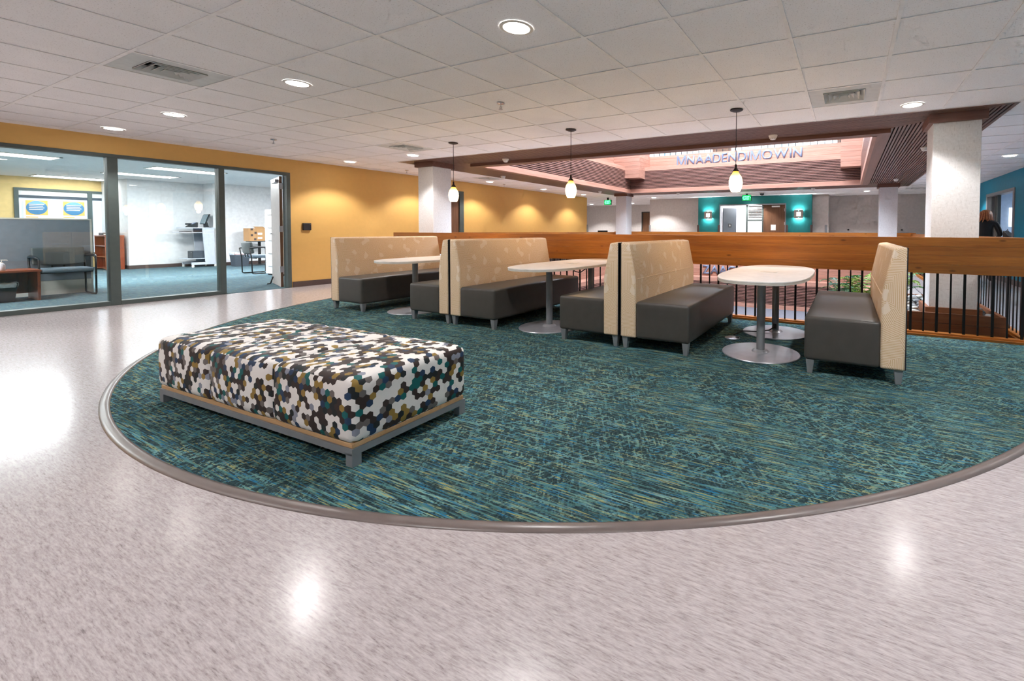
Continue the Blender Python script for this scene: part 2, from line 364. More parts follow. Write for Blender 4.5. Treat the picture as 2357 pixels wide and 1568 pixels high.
# ------------------------------------------------------------------ mesh writer
class MB:
    def __init__(s): s.v = []; s.f = []
    def quad(s, a, b, c, d):
        i = len(s.v); s.v += [a, b, c, d]; s.f.append((i, i + 1, i + 2, i + 3)); return s
    def box(s, x0, x1, y0, y1, z0, z1):
        i = len(s.v)
        s.v += [(x0, y0, z0), (x1, y0, z0), (x1, y1, z0), (x0, y1, z0), (x0, y0, z1), (x1, y0, z1), (x1, y1, z1), (x0, y1, z1)]
        for q in ((0, 3, 2, 1), (4, 5, 6, 7), (0, 1, 5, 4), (1, 2, 6, 5), (2, 3, 7, 6), (3, 0, 4, 7)): s.f.append(tuple(i + k for k in q))
        return s
    def prism(s, pts, lo, hi, axis=2):
        """polygon pts (2D) swept along axis; axis 2: (x,y); axis 1: (x,z); axis 0: (y,z)"""
        i = len(s.v); n = len(pts)
        def mk(p, h): return (p[0], p[1], h) if axis == 2 else ((p[0], h, p[1]) if axis == 1 else (h, p[0], p[1]))
        s.v += [mk(p, lo) for p in pts] + [mk(p, hi) for p in pts]
        s.f.append(tuple(i + k for k in reversed(range(n)))); s.f.append(tuple(i + n + k for k in range(n)))
        for k in range(n): s.f.append((i + k, i + (k + 1) % n, i + n + (k + 1) % n, i + n + k))
        return s
    def lathe(s, prof, cx=0, cy=0, cz=0, n=24):
        """prof: (r, z) from bottom to top"""
        i = len(s.v); m_ = len(prof)
        for r, z in prof:
            for k in range(n):
                a = 2 * PI * k / n; s.v.append((cx + r * math.cos(a), cy + r * math.sin(a), cz + z))
        for j in range(m_ - 1):
            for k in range(n):
                a, b = i + j * n + k, i + j * n + (k + 1) % n
                s.f.append((a, b, b + n, a + n))
        s.f.append(tuple(i + k for k in reversed(range(n)))); s.f.append(tuple(i + (m_ - 1) * n + k for k in range(n)))
        return s
    def tube(s, pts, r, n=8):
        pts = [Vector(p) for p in pts]; i = len(s.v); L = len(pts); up = None
        for k, p in enumerate(pts):
            d = (pts[min(k + 1, L - 1)] - pts[max(k - 1, 0)]).normalized()
            if up is None: up = Vector((0, 0, 1)) if abs(d.z) < 0.9 else Vector((1, 0, 0))
            a = d.cross(up).normalized(); b = a.cross(d).normalized(); up = b
            rr = r[k] if isinstance(r, (list, tuple)) else r
            for q in range(n):
                t = 2 * PI * q / n; s.v.append(tuple(p + a * math.cos(t) * rr + b * math.sin(t) * rr))
        for k in range(L - 1):
            for q in range(n):
                a, b = i + k * n + q, i + k * n + (q + 1) % n; s.f.append((a, b, b + n, a + n))
        s.f.append(tuple(i + q for q in reversed(range(n)))); s.f.append(tuple(i + (L - 1) * n + q for q in range(n)))
        return s
    def rbox(s, x0, x1, y0, y1, z0, z1, r, n=7, bulge=(0, 0, 0)):
        """rounded, slightly stuffed box"""
        c = ((x0 + x1) / 2, (y0 + y1) / 2, (z0 + z1) / 2); h = ((x1 - x0) / 2, (y1 - y0) / 2, (z1 - z0) / 2)
        def ticks(hh):
            k = 4; e = [-hh + r * (1 - math.cos(PI / 2 * j / k)) for j in range(k + 1)]
            mid = [(-hh + r) + (2 * hh - 2 * r) * j / n for j in range(1, n)]
            return e + mid + [-q for q in reversed(e)]
        tx, ty, tz = ticks(h[0]), ticks(h[1]), ticks(h[2])
        def place(p):
            q = Vector(p); inn = Vector([max(-h[a] + r, min(h[a] - r, q[a])) for a in range(3)]); d = q - inn
            if d.length > 1e-9: q = inn + d.normalized() * r
            w = [1 - (q[a] / h[a]) ** 2 for a in range(3)]
            for a in range(3):
                o = [w[b] for b in range(3) if b != a]
                q[a] += bulge[a] * (q[a] / h[a]) * max(0, o[0]) ** 0.5 * max(0, o[1]) ** 0.5
            return (q.x + c[0], q.y + c[1], q.z + c[2])
        def sheet(A, B, fn, flip):
            i = len(s.v); m_ = len(B)
            for a in A:
                for b in B: s.v.append(place(fn(a, b)))
            for k in range(len(A) - 1):
                for l in range(m_ - 1):
                    q = (i + k * m_ + l, i + (k + 1) * m_ + l, i + (k + 1) * m_ + l + 1, i + k * m_ + l + 1)
                    s.f.append(q[::-1] if flip else q)
        sheet(tx, ty, lambda a, b: (a, b, h[2]), False); sheet(tx, ty, lambda a, b: (a, b, -h[2]), True)
        sheet(ty, tz, lambda a, b: (h[0], a, b), False); sheet(ty, tz, lambda a, b: (-h[0], a, b), True)
        sheet(tx, tz, lambda a, b: (a, h[1], b), True); sheet(tx, tz, lambda a, b: (a, -h[1], b), False)
        return s
    def mesh(s, name):
        me = bpy.data.meshes.new(name); me.from_pydata([tuple(v) for v in s.v], [], s.f); me.update(); return me
    def build(s, name, mat, parent=None, smooth=False, bevel=0.0, weld=False, loc=None):
        me = s.mesh(name); me.materials.append(M[mat])
        if weld:
            bm = bmesh.new(); bm.from_mesh(me); bmesh.ops.remove_doubles(bm, verts=bm.verts, dist=1e-5); bm.to_mesh(me); bm.free()
        o = bpy.data.objects.new(name, me); COL.objects.link(o)
        if parent: o.parent = parent
        if loc: o.location = loc
        if smooth:
            for p in me.polygons: p.use_smooth = True
            if smooth == 'auto':
                me.set_sharp_from_angle(angle=R_(35))
        if bevel:
            b = o.modifiers.new('bevel', 'BEVEL'); b.width = bevel; b.segments = 3; b.limit_method = 'ANGLE'; b.angle_limit = R_(30)
            for p in me.polygons: p.use_smooth = True
            me.set_sharp_from_angle(angle=R_(40))
        return o
def thing(name, label, cat, loc=(0, 0, 0), rz=0.0, group=None):
    o = bpy.data.objects.new(name, None); COL.objects.link(o); o.empty_display_size = 0.1
    o.location = loc; o.rotation_euler = (0, 0, rz); o['label'] = label; o['category'] = cat
    if group: o['group'] = group
    return o
def tag(o, label, cat, group=None):
    o['label'] = label; o['category'] = cat
    if group: o['group'] = group
    return o
def struct(o, label=None, cat=None):
    o['kind'] = 'structure'
    if label: o['label'] = label
    if cat: o['category'] = cat
    return o
def sempty(name, label, cat):
    o = bpy.data.objects.new(name, None); COL.objects.link(o); o.empty_display_size = 0.1
    return struct(o, label, cat)
def share(o, name, parent, loc=(0, 0, 0), rz=0.0, scale=None):
    c = bpy.data.objects.new(name, o.data); COL.objects.link(c); c.parent = parent; c.location = loc; c.rotation_euler = (0, 0, rz)
    for md in o.modifiers:
        n = c.modifiers.new(md.name, md.type)
        if md.type == 'BEVEL': n.width = md.width; n.segments = md.segments; n.limit_method = md.limit_method; n.angle_limit = md.angle_limit
    if scale: c.scale = scale
    return c
def dup(root, label, loc, rz=0.0, group=None):
    r = root.copy(); COL.objects.link(r); r.location = loc; r.rotation_euler = (0, 0, rz); r['label'] = label
    if group: r['group'] = group
    for ch in list(root.children):
        c = ch.copy(); COL.objects.link(c); c.parent = r
        for g in list(ch.children):
            d = g.copy(); COL.objects.link(d); d.parent = c
    return r
def spot(name, parent, loc, watts, half=61, blend=0.42, col=(1, 0.98, 0.972), rot=(0, 0, 0), r=0.07):
    l = bpy.data.lights.new(name, 'SPOT'); l.energy = watts; l.spot_size = R_(half * 2); l.spot_blend = blend; l.color = col; l.shadow_soft_size = r
    o = bpy.data.objects.new(name, l); COL.objects.link(o); o.parent = parent; o.location = loc; o.rotation_euler = rot
    return o
def letters(text, cap, total, parent, x0, y, z, mat='letter_metal', depth=0.02, bold=0.018):
    """each letter a mesh of its own, standing on the plane y, facing -y"""
    metas = []
    for ch in text:
        cu = bpy.data.curves.new('t', 'FONT'); cu.body = ch; cu.size = 1.0; cu.extrude = 0.0; cu.offset = bold
        ob = bpy.data.objects.new('t', cu); COL.objects.link(ob)
        bpy.context.view_layer.update()
        me = bpy.data.meshes.new_from_object(ob.evaluated_get(bpy.context.evaluated_depsgraph_get()))
        bpy.data.objects.remove(ob); bpy.data.curves.remove(cu)
        if ch == 'M':
            s_ = 0.10; w_ = 0.80; h_ = 0.72
            pts = [(0, 0), (s_, 0), (s_, h_ - 0.20), (w_ / 2 - 0.05, 0), (w_ / 2 + 0.05, 0), (w_ - s_, h_ - 0.20), (w_ - s_, 0), (w_, 0), (w_, h_), (w_ - 0.13, h_), (w_ / 2, 0.16), (0.13, h_), (0, h_)]
            me = bpy.data.meshes.new('M'); me.from_pydata([(p, q, 0) for p, q in pts], [], [tuple(range(len(pts)))])
        xs = [v.co.x for v in me.vertices]; ys = [v.co.y for v in me.vertices]
        metas.append((ch, me, min(xs), max(xs), min(ys), max(ys)))
    gap = 0.11
    width = sum(b - a for _, _, a, b, _, _ in metas) + gap * (len(text) - 1) - 0.09 * (text.count('A') + text.count('Z'))
    H = max(mm[5] for mm in metas if mm[0] not in 'O'); H = H or 0.7
    sx = total / width; sz = cap / H; x = 0.0
    for ch, me, a, b, lo, hi in metas:
        bm = bmesh.new(); bm.from_mesh(me); bmesh.ops.remove_doubles(bm, verts=bm.verts, dist=1e-4)
        ret = bmesh.ops.extrude_face_region(bm, geom=bm.faces[:])
        vs = [e for e in ret['geom'] if isinstance(e, bmesh.types.BMVert)]
        bmesh.ops.translate(bm, vec=(0, 0, 1), verts=vs)
        for v in bm.verts: v.co = Vector(((v.co.x - a) * sx, -v.co.z * depth, v.co.y * sz))
        bmesh.ops.recalc_face_normals(bm, faces=bm.faces)
        bm.to_mesh(me); bm.free(); me.materials.clear(); me.materials.append(M[mat])
        o = bpy.data.objects.new('letter', me); COL.objects.link(o); o.parent = parent; o.location = (x0 + x * sx, y, z)
        x += (b - a) + gap - (0.09 if ch in 'AZ' else 0)
# ================================================================== STRUCTURE
def proj(x, y, z):
    d = Vector((x, y, z - HCAM)); w = d.dot(_f)
    if w < 0.05: return None
    return (CX + FPX * d.dot(_r) / w, CY + FPX * d.dot(_d) / w, w)
WX0, WX1, WY0, WY1 = -6.33, 0.255, 6.48, 12.9        # edge of the atrium well
SX0, SX1, SY0, SY1 = -7.60, 1.476, 5.555, 14.40      # outer edge of the slatted soffit
# ---- floor slab of this storey (linoleum), hole for the well
fl = MB()
fl.box(XW, XR, -5, 5.53, -0.3, 0).box(XW, -7.42, 5.53, 14.0, -0.3, 0).box(1.49, XR, 5.53, 14.0, -0.3, 0).box(-12.6, XR, 14.0, 20.2, -0.3, 0)
floor = struct(fl.build('floor', 'linoleum'), 'glossy pale mauve-grey linoleum floor with fine streaks', 'floor')
# carpet disc in front of the railing
CCX, CCY, CR = -2.892, 5.242, 4.443
def arc(r, y1=5.40, n=160):
    pts = []
    a0 = math.asin((y1 - CCY) / r)
    for k in range(n + 1):
        a = PI - a0 + (PI + 2 * a0) * k / n
        pts.append((CCX + r * math.cos(a), CCY + r * math.sin(a)))
    return pts
cp = MB().prism(arc(CR - 0.043), 0.0, 0.008)
struct(cp.build('floor_carpet', 'teal_carpet'), 'round teal and gold streaked carpet in front of the railing', 'carpet')
rd = MB(); prof = [(0, 0.0), (-0.002, 0.004), (-0.016, 0.011), (-0.034, 0.013), (-0.046, 0.010), (-0.046, 0.0)]
rings = [arc(CR + o) for o, z in prof]
for ri, (o, z) in enumerate(prof): rd.v += [(x, y, z) for x, y in rings[ri]]
nn = len(rings[0])
for ri in range(len(prof) - 1):
    for k in range(nn - 1): rd.f.append((ri * nn + k, ri * nn + k + 1, (ri + 1) * nn + k + 1, (ri + 1) * nn + k))
struct(rd.build('trim_1', 'reducer', smooth=True), 'taupe rubber edging strip around the carpet', 'edging')
# ---- ceiling: grid, tiles, slab
ceil = sempty('ceiling', 'suspended ceiling of speckled white square tiles', 'ceiling')
REG = [(XW, XR, -5.0, SY0), (XW, SX0, SY0, SY1), (SX1, XR, SY0, SY1), (-12.5, XR, SY1, 19.9)]
VENTS = [(-4.935, 1.597), (-0.058, 4.645), (-6.154, 4.645), (1.771, 15.31), (-7.983, 8.303)]
tiles = []; grid = MB()
for (x0, x1, y0, y1) in REG:
    i0, i1 = math.floor((x0 - GX) / T), math.ceil((x1 - GX) / T); j0, j1 = math.floor((y0 - GY) / T), math.ceil((y1 - GY) / T)
    for i in range(i0, i1 + 1):
        x = GX + i * T
        if x0 + 0.03 < x < x1 - 0.03:
            ys = [y0 + 0.014] + [GY + j * T for j in range(j0, j1 + 1) if y0 + 0.03 < GY + j * T < y1 - 0.03] + [y1 - 0.014]
            for q in range(len(ys) - 1): grid.box(x - 0.012, x + 0.012, ys[q] + (0.012 if q else 0), ys[q + 1] - (0.012 if q < len(ys) - 2 else 0), C, C + 0.004)
        for j in range(j0, j1 + 1):
            y = GY + j * T
            a, b, c_, d = max(x, x0), min(x + T, x1), max(y, y0), min(y + T, y1)
            if b - a < 0.03 or d - c_ < 0.03: continue
            if any(abs(x + T / 2 - vx) < 0.1 and abs(y + T / 2 - vy) < 0.1 for vx, vy in VENTS): continue
            tiles.append((a, b, c_, d))
    for j in range(j0, j1 + 1):
        y = GY + j * T
        if y0 + 0.03 < y < y1 - 0.03: grid.box(x0 + 0.014, x1 - 0.014, y - 0.012, y + 0.012, C, C + 0.004)
    grid.box(x0, x0 + 0.014, y0, y1, C, C + 0.004).box(x1 - 0.014, x1, y0, y1, C, C + 0.004)
    grid.box(x0 + 0.014, x1 - 0.014, y0, y0 + 0.014, C, C + 0.004).box(x0 + 0.014, x1 - 0.014, y1 - 0.014, y1, C, C + 0.004)
go = grid.build('ceiling_grid', 'grid_white', ceil); go['kind'] = 'stuff'
def vis(t):
    p = proj((t[0] + t[1]) / 2, (t[2] + t[3]) / 2, C)
    return p is not None and -60 < p[0] < 2420 and -60 < p[1] < 640
ranked = sorted([t for t in tiles if vis(t)], key=lambda t: math.hypot((t[0] + t[1]) / 2, (t[2] + t[3]) / 2))
single = ranked[:295]; sset = set(single)
tmesh = {}
for (a, b, c_, d) in single:
    w, l = round(b - a, 3), round(d - c_, 3)
    if (w, l) not in tmesh:
        mm = MB().box(-w / 2 + 0.004, w / 2 - 0.004, -l / 2 + 0.004, l / 2 - 0.004, 0, 0.015).mesh('ceiling_tile'); mm.materials.append(M['ceiling_tile']); tmesh[(w, l)] = mm
    o = bpy.data.objects.new('ceiling_tile', tmesh[(w, l)]); COL.objects.link(o); o.parent = ceil; o.location = ((a + b) / 2, (c_ + d) / 2, C + 0.0055)
rest = MB()
for t in tiles:
    if t not in sset: rest.box(t[0] + 0.004, t[1] - 0.004, t[2] + 0.004, t[3] - 0.004, C + 0.0055, C + 0.022)
ro = rest.build('ceiling_tile_field', 'ceiling_tile', ceil); ro['kind'] = 'stuff'
sl = MB()
for (x0, x1, y0, y1) in REG: sl.box(x0, x1, y0, y1, C + 0.10, C + 0.16)
sl.build('ceiling_deck', 'slab', ceil)
# ---- slatted wood soffit ring round the well
sof = sempty('trim_2', 'dark wood slatted soffit ring around the atrium opening', 'soffit')
TW = 0.19
rx0, rx1, ry0, ry1 = WX0 - TW, WX1 + TW, WY0 - TW, WY1 + TW
bk = MB().box(SX0, SX1, SY0, ry0, C + 0.05, C + 0.09).box(SX0, SX1, ry1, SY1, C + 0.05, C + 0.09).box(SX0, rx0, ry0, ry1, C + 0.05, C + 0.09).box(rx1, SX1, ry0, ry1, C + 0.05, C + 0.09)
bk.build('soffit_backing', 'gap_black', sof)
def trap(o0, o1, side):
    """mitred strip between ring fraction o0 and o1 (0 = trim, 1 = outer edge)"""
    def ring(o): return (rx0 + (SX0 - rx0) * o, rx1 + (SX1 - rx1) * o, ry0 + (SY0 - ry0) * o, ry1 + (SY1 - ry1) * o)
    A, B = ring(o0), ring(o1)
    if side == 'near': return [(A[0], A[2]), (B[0], B[2]), (B[1], B[2]), (A[1], A[2])]
    if side == 'far': return [(A[0], A[3]), (A[1], A[3]), (B[1], B[3]), (B[0], B[3])]
    if side == 'left': return [(A[0], A[2]), (A[0], A[3]), (B[0], B[3]), (B[0], B[2])]
    return [(A[1], A[2]), (B[1], B[2]), (B[1], B[3]), (A[1], A[3])]
for side, cnt in (('near', 18), ('far', 26), ('left', 25), ('right', 25)):
    for k in range(cnt):
        last = k == cnt - 1
        MB().prism(trap((k + 0.10) / cnt, (k + (1.0 if last else 0.70)) / cnt, side), C - 0.002, C + 0.035).build('soffit_slat', 'slat_wood' if side in ('near', 'far') else 'slat_wood_y', sof)
ZT = 2.285
for side in ('near', 'far', 'left', 'right'):
    A = (WX0 - 0.05, WX1 + 0.05, WY0 - 0.05, WY1 + 0.05); B = (rx0, rx1, ry0, ry1)
    q = {'near': [(A[0], A[2]), (B[0], B[2]), (B[1], B[2]), (A[1], A[2])], 'far': [(A[0], A[3]), (A[1], A[3]), (B[1], B[3]), (B[0], B[3])],
         'left': [(A[0], A[2]), (A[0], A[3]), (B[0], B[3]), (B[0], B[2])], 'right': [(A[1], A[2]), (B[1], B[2]), (B[1], B[3]), (A[1], A[3])]}[side]
    MB().prism(q, ZT, C + 0.09).build('trim_board', 'slat_red' if side in ('near', 'far') else 'slat_red_y', sof)
# ---- walls of the well: fascia, slats, board, recessed planks (upper and lower storey)
def well_side(side, z0, nm, lab):
    o = sempty(nm, lab, 'wall')
    ax = side in ('near', 'far'); sg = {'near': -1, 'far': 1, 'left': -1, 'right': 1}[side]
    e = {'near': WY0, 'far': WY1, 'left': WX0, 'right': WX1}[side]
    lo, hi = (WX0, WX1) if ax else (WY0, WY1)
    ww, sw = ('well_wood', 'slat_red') if ax else ('well_wood_y', 'slat_red_y')
    def slab(d0, d1, a, b, ext=0.0):
        p, q = sorted((e + sg * d0, e + sg * d1)); mbx = MB()
        return mbx.box(lo - ext, hi + ext, p, q, a, b) if ax else mbx.box(p, q, lo - ext, hi + ext, a, b)
    slab(0.0, 0.05, z0 - 0.002, z0 + 0.122, 0.05).build('fascia_board', ww, o)
    slab(0.045, 0.09, z0 + 0.10, z0 + 0.70, 0.05).build('slat_backing', 'gap_black', o)
    for k in range(13): slab(0.0, 0.035, z0 + 0.137 + k * 0.0424, z0 + 0.137 + k * 0.0424 + 0.025).build('wall_slat', sw, o)
    slab(0.0, 0.41, z0 + 0.685, z0 + 0.80, 0.0).build('ledge_board', ww, o)
    if z0 < 0 and side in ('near', 'right'): return o
    for k in range(4): slab(0.40, 0.45, z0 + 0.803 + k * 0.098, z0 + 0.898 + k * 0.098, 0.4).build('plank', ww, o)
    return o
for side, nm in (('far', 'far'), ('left', 'left'), ('right', 'right'), ('near', 'near')):
    well_side(side, 2.287, 'wall_atrium_upper_' + nm, 'reddish wood clad upper atrium wall, %s side, planks over dark slats' % nm)
    well_side(side, -1.11, 'wall_atrium_lower_' + nm, 'reddish wood clad lower atrium wall, %s side, planks over dark slats' % nm)
# ledges between the railing and the well edge, far bulkhead
lg = MB().box(-7.42, 1.49, 5.53, WY0 - 0.41, -0.42, -0.31).box(-7.42, 1.49, WY1 + 0.46, 14.0, -0.3, 0.088).box(-7.42, WX0 - 0.46, 6.07, 13.3, -0.42, -0.31).box(WX1 + 0.46, 1.49, 6.07, 13.3, -0.42, -0.31)
struct(lg.build('wall_ledge', 'slab'), 'concrete ledge between railing and well edge', 'ledge')
# box beams at the far corners of the upper well
for nm, x0, x1 in (('left', -6.73, -5.84), ('right', -0.205, 0.66)):
    b = sempty('trim_beam_' + nm, 'plank clad box beam at the far %s corner of the atrium' % nm, 'beam')
    MB().box(x0 + 0.02, x1 - 0.02, 12.50, 13.30, 2.73, 3.70).build('beam_core', 'gap_black', b)
    for k in range(8): MB().box(x0, x1, 12.48, 13.29, 2.72 + k * 0.126, 2.72 + k * 0.126 + 0.1225).build('plank', 'well_wood', b)
# upper storey seen through the opening
up = MB().box(-9, WX0 - 0.46, 4, 18, 3.40, 3.482).box(WX1 + 0.46, 4, 4, 18, 3.40, 3.482).box(WX0 - 0.46, WX1 + 0.46, 4, WY0 - 0.46, 3.40, 3.482).box(WX0 - 0.46, WX1 + 0.46, WY1 + 0.46, 18, 3.40, 3.482)
struct(up.build('floor_upper', 'slab'), 'floor slab of the upper storey', 'floor')
uw = MB().box(-9.1, -9, 4, 18, 3.4, 7).box(4, 4.1, 4, 18, 3.4, 7).box(-9, 4, 3.9, 4, 3.4, 7).box(-9, 4, 16.6, 16.7, 3.4, 7).box(-9, 4, 4, 16.7, 7.0, 7.1)
struct(uw.build('wall_upper', 'upper_white'), 'white walls of the upper storey', 'wall')
x = -8.2; kk = 0
upw = sempty('window_upper', 'row of bright upper storey windows beyond the balusters', 'window')
while x < 2.5:
    w = [1.3, 0.9, 1.15, 0.7][kk % 4]
    MB().box(x, x + w, 16.57, 16.60, 3.62, 5.4).build('window_pane', ['daylight_pane', 'sky_pane_blue', 'daylight_pane', 'door_wood'][kk % 4], upw)
    x += w + 0.06; kk += 1
ur = thing('upper_railing', 'black baluster railing of the storey above, over the raised lettering', 'railing', (0, 13.42, 3.482))
MB().box(-6.3, 0.3, -0.05, 0.05, 0.75, 1.05).build('rail_beam', 'rail_wood', ur)
bm_ = MB().box(-0.009, 0.009, -0.009, 0.009, 0, 0.75).build('baluster', 'black_iron', ur, loc=(-5.75, 0, 0))
for k in range(1, 30): share(bm_, 'baluster', ur, (-5.75 + k * 0.19, 0, 0))
# lower hall
struct(MB().box(-22, 14, 2, 34, -3.5, -3.4).build('floor_lower', 'lower_floor'), 'pale plank floor of the hall below', 'floor')
lw = MB().box(-22, 14, 33.9, 34, -3.4, -0.45).box(-22, -21.9, 2, 34, -3.4, -0.45).box(13.9, 14, 2, 34, -3.4, -0.45).box(-22, 14, 2, 2.1, -3.4, -0.45).box(-22, 14, 14.0, 34, -0.5, -0.42).box(-22, WX0 - 0.5, 2, 14, -0.5, -0.42).box(WX1 + 0.5, 14, 2, 14, -0.5, -0.42).box(-7, 1, 2, WY0 - 0.5, -0.5, -0.42)
struct(lw.build('wall_lower', 'upper_white'), 'white walls and ceiling of the hall below', 'wall')
# ---- yellow wall with the glazed office front
wl = MB()
wl.box(XW - 0.12, XW, -5, -0.13, 0, C + 0.1).box(XW - 0.12, XW, -0.13, 4.515, 2.097, C + 0.1).box(XW - 0.12, XW, 4.515, 7.55, 0, C + 0.1)
wl.box(XW - 0.12, XW, 7.55, 8.575, 2.083, C + 0.1).box(XW - 0.12, XW, 8.575, 14.75, 0, C + 0.1).box(-12.6, XW - 0.12, 14.63, 14.75, 0, C + 0.1)
struct(wl.build('wall_left', 'yellow_paint'), 'mustard yellow painted wall lit in scallops', 'wall')
bb = MB().box(XW, XW + 0.012, 4.53, 7.55, 0, 0.10).box(XW, XW + 0.012, 8.575, 14.75, 0, 0.10).box(XW, XW + 0.012, -5, -0.13, 0, 0.10)
struct(bb.build('baseboard_left', 'base_brown'), 'dark brown base strip along the yellow wall', 'baseboard')
win = sempty('window_1', 'office front of large glass panes in a grey-green metal frame', 'window')
FX0, FX1 = XW - 0.125, XW + 0.012
for (y0, y1, z0, z1) in ((-0.13, 4.515, 2.05, 2.097), (-0.03, 1.09, 0, 0.06), (1.19, 2.29, 0, 0.06), (2.39, 3.49, 0, 0.06)):
    MB().box(FX0, FX1, y0, y1, z0, z1).build('frame_rail', 'frame_green', win, bevel=0.004)
for (y0, y1) in ((-0.13, -0.03), (1.09, 1.19), (2.29, 2.39), (3.49, 3.565), (4.455, 4.515)):
    MB().box(FX0, FX1, y0, y1, 0.0, 2.05).build('mullion', 'frame_green', win, bevel=0.004)
for (y0, y1) in ((-0.03, 1.09), (1.19, 2.29), (2.39, 3.49)):
    MB().box(XW - 0.06, XW - 0.052, y0, y1, 0.06, 2.05).build('glass_pane', 'window_glass', win)
# open office door, swung into the office
dr = sempty('door_1', 'open office door with steel hinges and lever handle', 'door')
dr.location = (XW - 0.13, 4.45, 0); dr.rotation_euler = (0, 0, R_(163))
MB().box(0.0, 0.89, -0.0, 0.042, 0.012, 2.03).build('door_leaf', 'door_grey', dr, bevel=0.003)
MB().box(-0.002, 0.004, 0.001, 0.041, 0.012, 2.03).build('door_edge', 'door_wood', dr)
for z in (0.28, 1.02, 1.80): MB().box(-0.012, 0.03, -0.012, 0.05, z, z + 0.11).build('hinge', 'steel', dr)
for s in (-1, 1):
    y = -0.03 if s < 0 else 0.072
    MB().tube([(0.83, 0.02, 0.98), (0.83, y, 0.98), (0.72, y, 0.98)], 0.009).build('lever_handle', 'chrome', dr, smooth=True)
MB().box(0.1, 0.5, 0.042, 0.09, 1.93, 1.98).build('door_closer', 'steel', dr)
MB().tube([(0.75, 0.05, 0.15), (0.75, 0.09, 0.02), (0.75, 0.14, 0.015)], 0.012).build('door_stop', 'black_plastic', dr, smooth=True)
# second door in the yellow wall, half hidden by the column
d2 = sempty('door_2', 'brown wooden door with grey-green frame in the yellow wall', 'door')
MB().box(XW - 0.06, XW - 0.02, 7.62, 8.44, 0.01, 2.02).build('door_leaf', 'door_wood', d2)
MB().box(XW - 0.12, XW + 0.014, 8.44, 8.575, 0, 2.083).box(XW - 0.12, XW + 0.014, 7.55, 7.62, 0, 2.083).box(XW - 0.12, XW + 0.014, 7.62, 8.44, 2.02, 2.083).build('door_frame', 'frame_green', d2)
MB().tube([(XW - 0.02, 7.70, 1.0), (XW + 0.05, 7.70, 1.0), (XW + 0.05, 7.82, 1.0)], 0.01).build('lever_handle', 'chrome', d2, smooth=True)
# ---- right, back and far walls
wr = MB().box(XR, XR + 0.12, -5, 11.66, 0, C + 0.1).box(XR, XR + 0.12, 13.60, 17.6, 0, C + 0.1).box(XR, XR + 0.12, 11.66, 13.60, 0, 0.95).box(XR, XR + 0.12, 11.66, 13.60, 1.97, C + 0.1)
struct(wr.build('wall_right', 'blue_teal_paint'), 'blue-teal painted wall with a service window', 'wall')
struct(MB().box(XR - 0.012, XR, -5, 17.5, 0, 0.11).build('baseboard_right', 'base_brown'), 'brown base strip under the blue-teal wall', 'baseboard')
w3 = sempty('window_3', 'service window with pale frame in the blue-teal wall', 'window')
for (y0, y1, z0, z1) in ((11.60, 13.66, 1.93, 2.0), (11.60, 13.66, 0.93, 0.97), (11.60, 11.69, 0.97, 1.93), (13.57, 13.66, 0.97, 1.93)):
    MB().box(XR - 0.02, XR + 0.14, y0, y1, z0, z1).build('window_frame', 'leg_grey', w3, bevel=0.004)
MB().box(XR + 0.03, XR + 0.09, 12.90, 12.97, 0.97, 1.93).build('mullion', 'frame_green', w3)
MB().box(XR + 0.055, XR + 0.062, 12.97, 13.57, 0.97, 1.93).build('glass_pane', 'window_glass', w3)
sr = MB().box(XR + 0.12, 6.5, 10.4, 10.5, 0, C).box(XR + 0.12, 6.5, 15.5, 15.6, 0, C).box(6.5, 6.6, 10.4, 15.6, 0, C).box(XR + 0.12, 6.6, 10.4, 15.6, C, C + 0.1).box(XR + 0.12, 6.6, 10.4, 15.6, -0.1, 0)
struct(sr.build('wall_service_room', 'pale_blue_paint'), 'pale blue walls of the room behind the service window', 'wall')
struct(MB().box(3.935, 4.04, 15.47, 15.50, 1.23, 1.75).build('window_4', 'daylight_pane'), 'narrow bright window inside the room behind the service window', 'window')
area_light('service_room_lamp', (4.8, 13.0, C - 0.02), 1.2, 0.6, 45, (0.95, 0.97, 1.0))
struct(MB().box(XW, XR, -5.12, -5, 0, C + 0.1).build('wall_back', 'grey_paint'), 'plain grey wall behind the viewer', 'wall')
fw = MB().box(-12.6, -9.12, 19.8, 19.92, 0, C + 0.1).box(-9.12, -8.30, 19.8, 19.92, 2.0, C + 0.1).box(-8.30, -7.30, 19.8, 19.92, 0, C + 0.1).box(-12.6, -12.5, 14.7, 19.9, 0, C + 0.1)
fw.box(-7.30, -5.15, 16.65, 16.77, 0, C + 0.1).box(-7.30, -7.18, 16.77, 19.9, 0, C + 0.1)
fw.box(-1.13, -0.62, 16.60, 16.72, 0, C + 0.1).box(-0.74, -0.62, 16.72, 17.5, 0, C + 0.1).box(-0.62, XR, 17.5, 17.62, 0, C + 0.1)
struct(fw.build('wall_far', 'grey_paint'), 'warm grey far walls with a recess to the corridor', 'wall')
d3 = sempty('door_3', 'dark wooden door at the end of the far corridor', 'door')
MB().box(-9.08, -8.34, 19.84, 19.88, 0, 1.96).build('door_leaf', 'door_wood', d3)
MB().box(-9.12, -9.08, 19.79, 19.93, 0, 2.0).box(-8.34, -8.30, 19.79, 19.93, 0, 2.0).box(-9.08, -8.34, 19.79, 19.93, 1.96, 2.0).build('door_frame', 'frame_green', d3)
for xk in (0.0, 1.62): struct(MB().lathe([(0.02, 0), (0.03, 0.01), (0.03, 0.03), (0.015, 0.04)], 0, 0, 0, 12).build('trim_latch', 'black_plastic', loc=(xk, 17.47, 1.12)), 'small black latch on the far grey wall, %s of the far right column' % ('left' if xk < 0.5 else 'right'), 'latch')
TY = 16.35
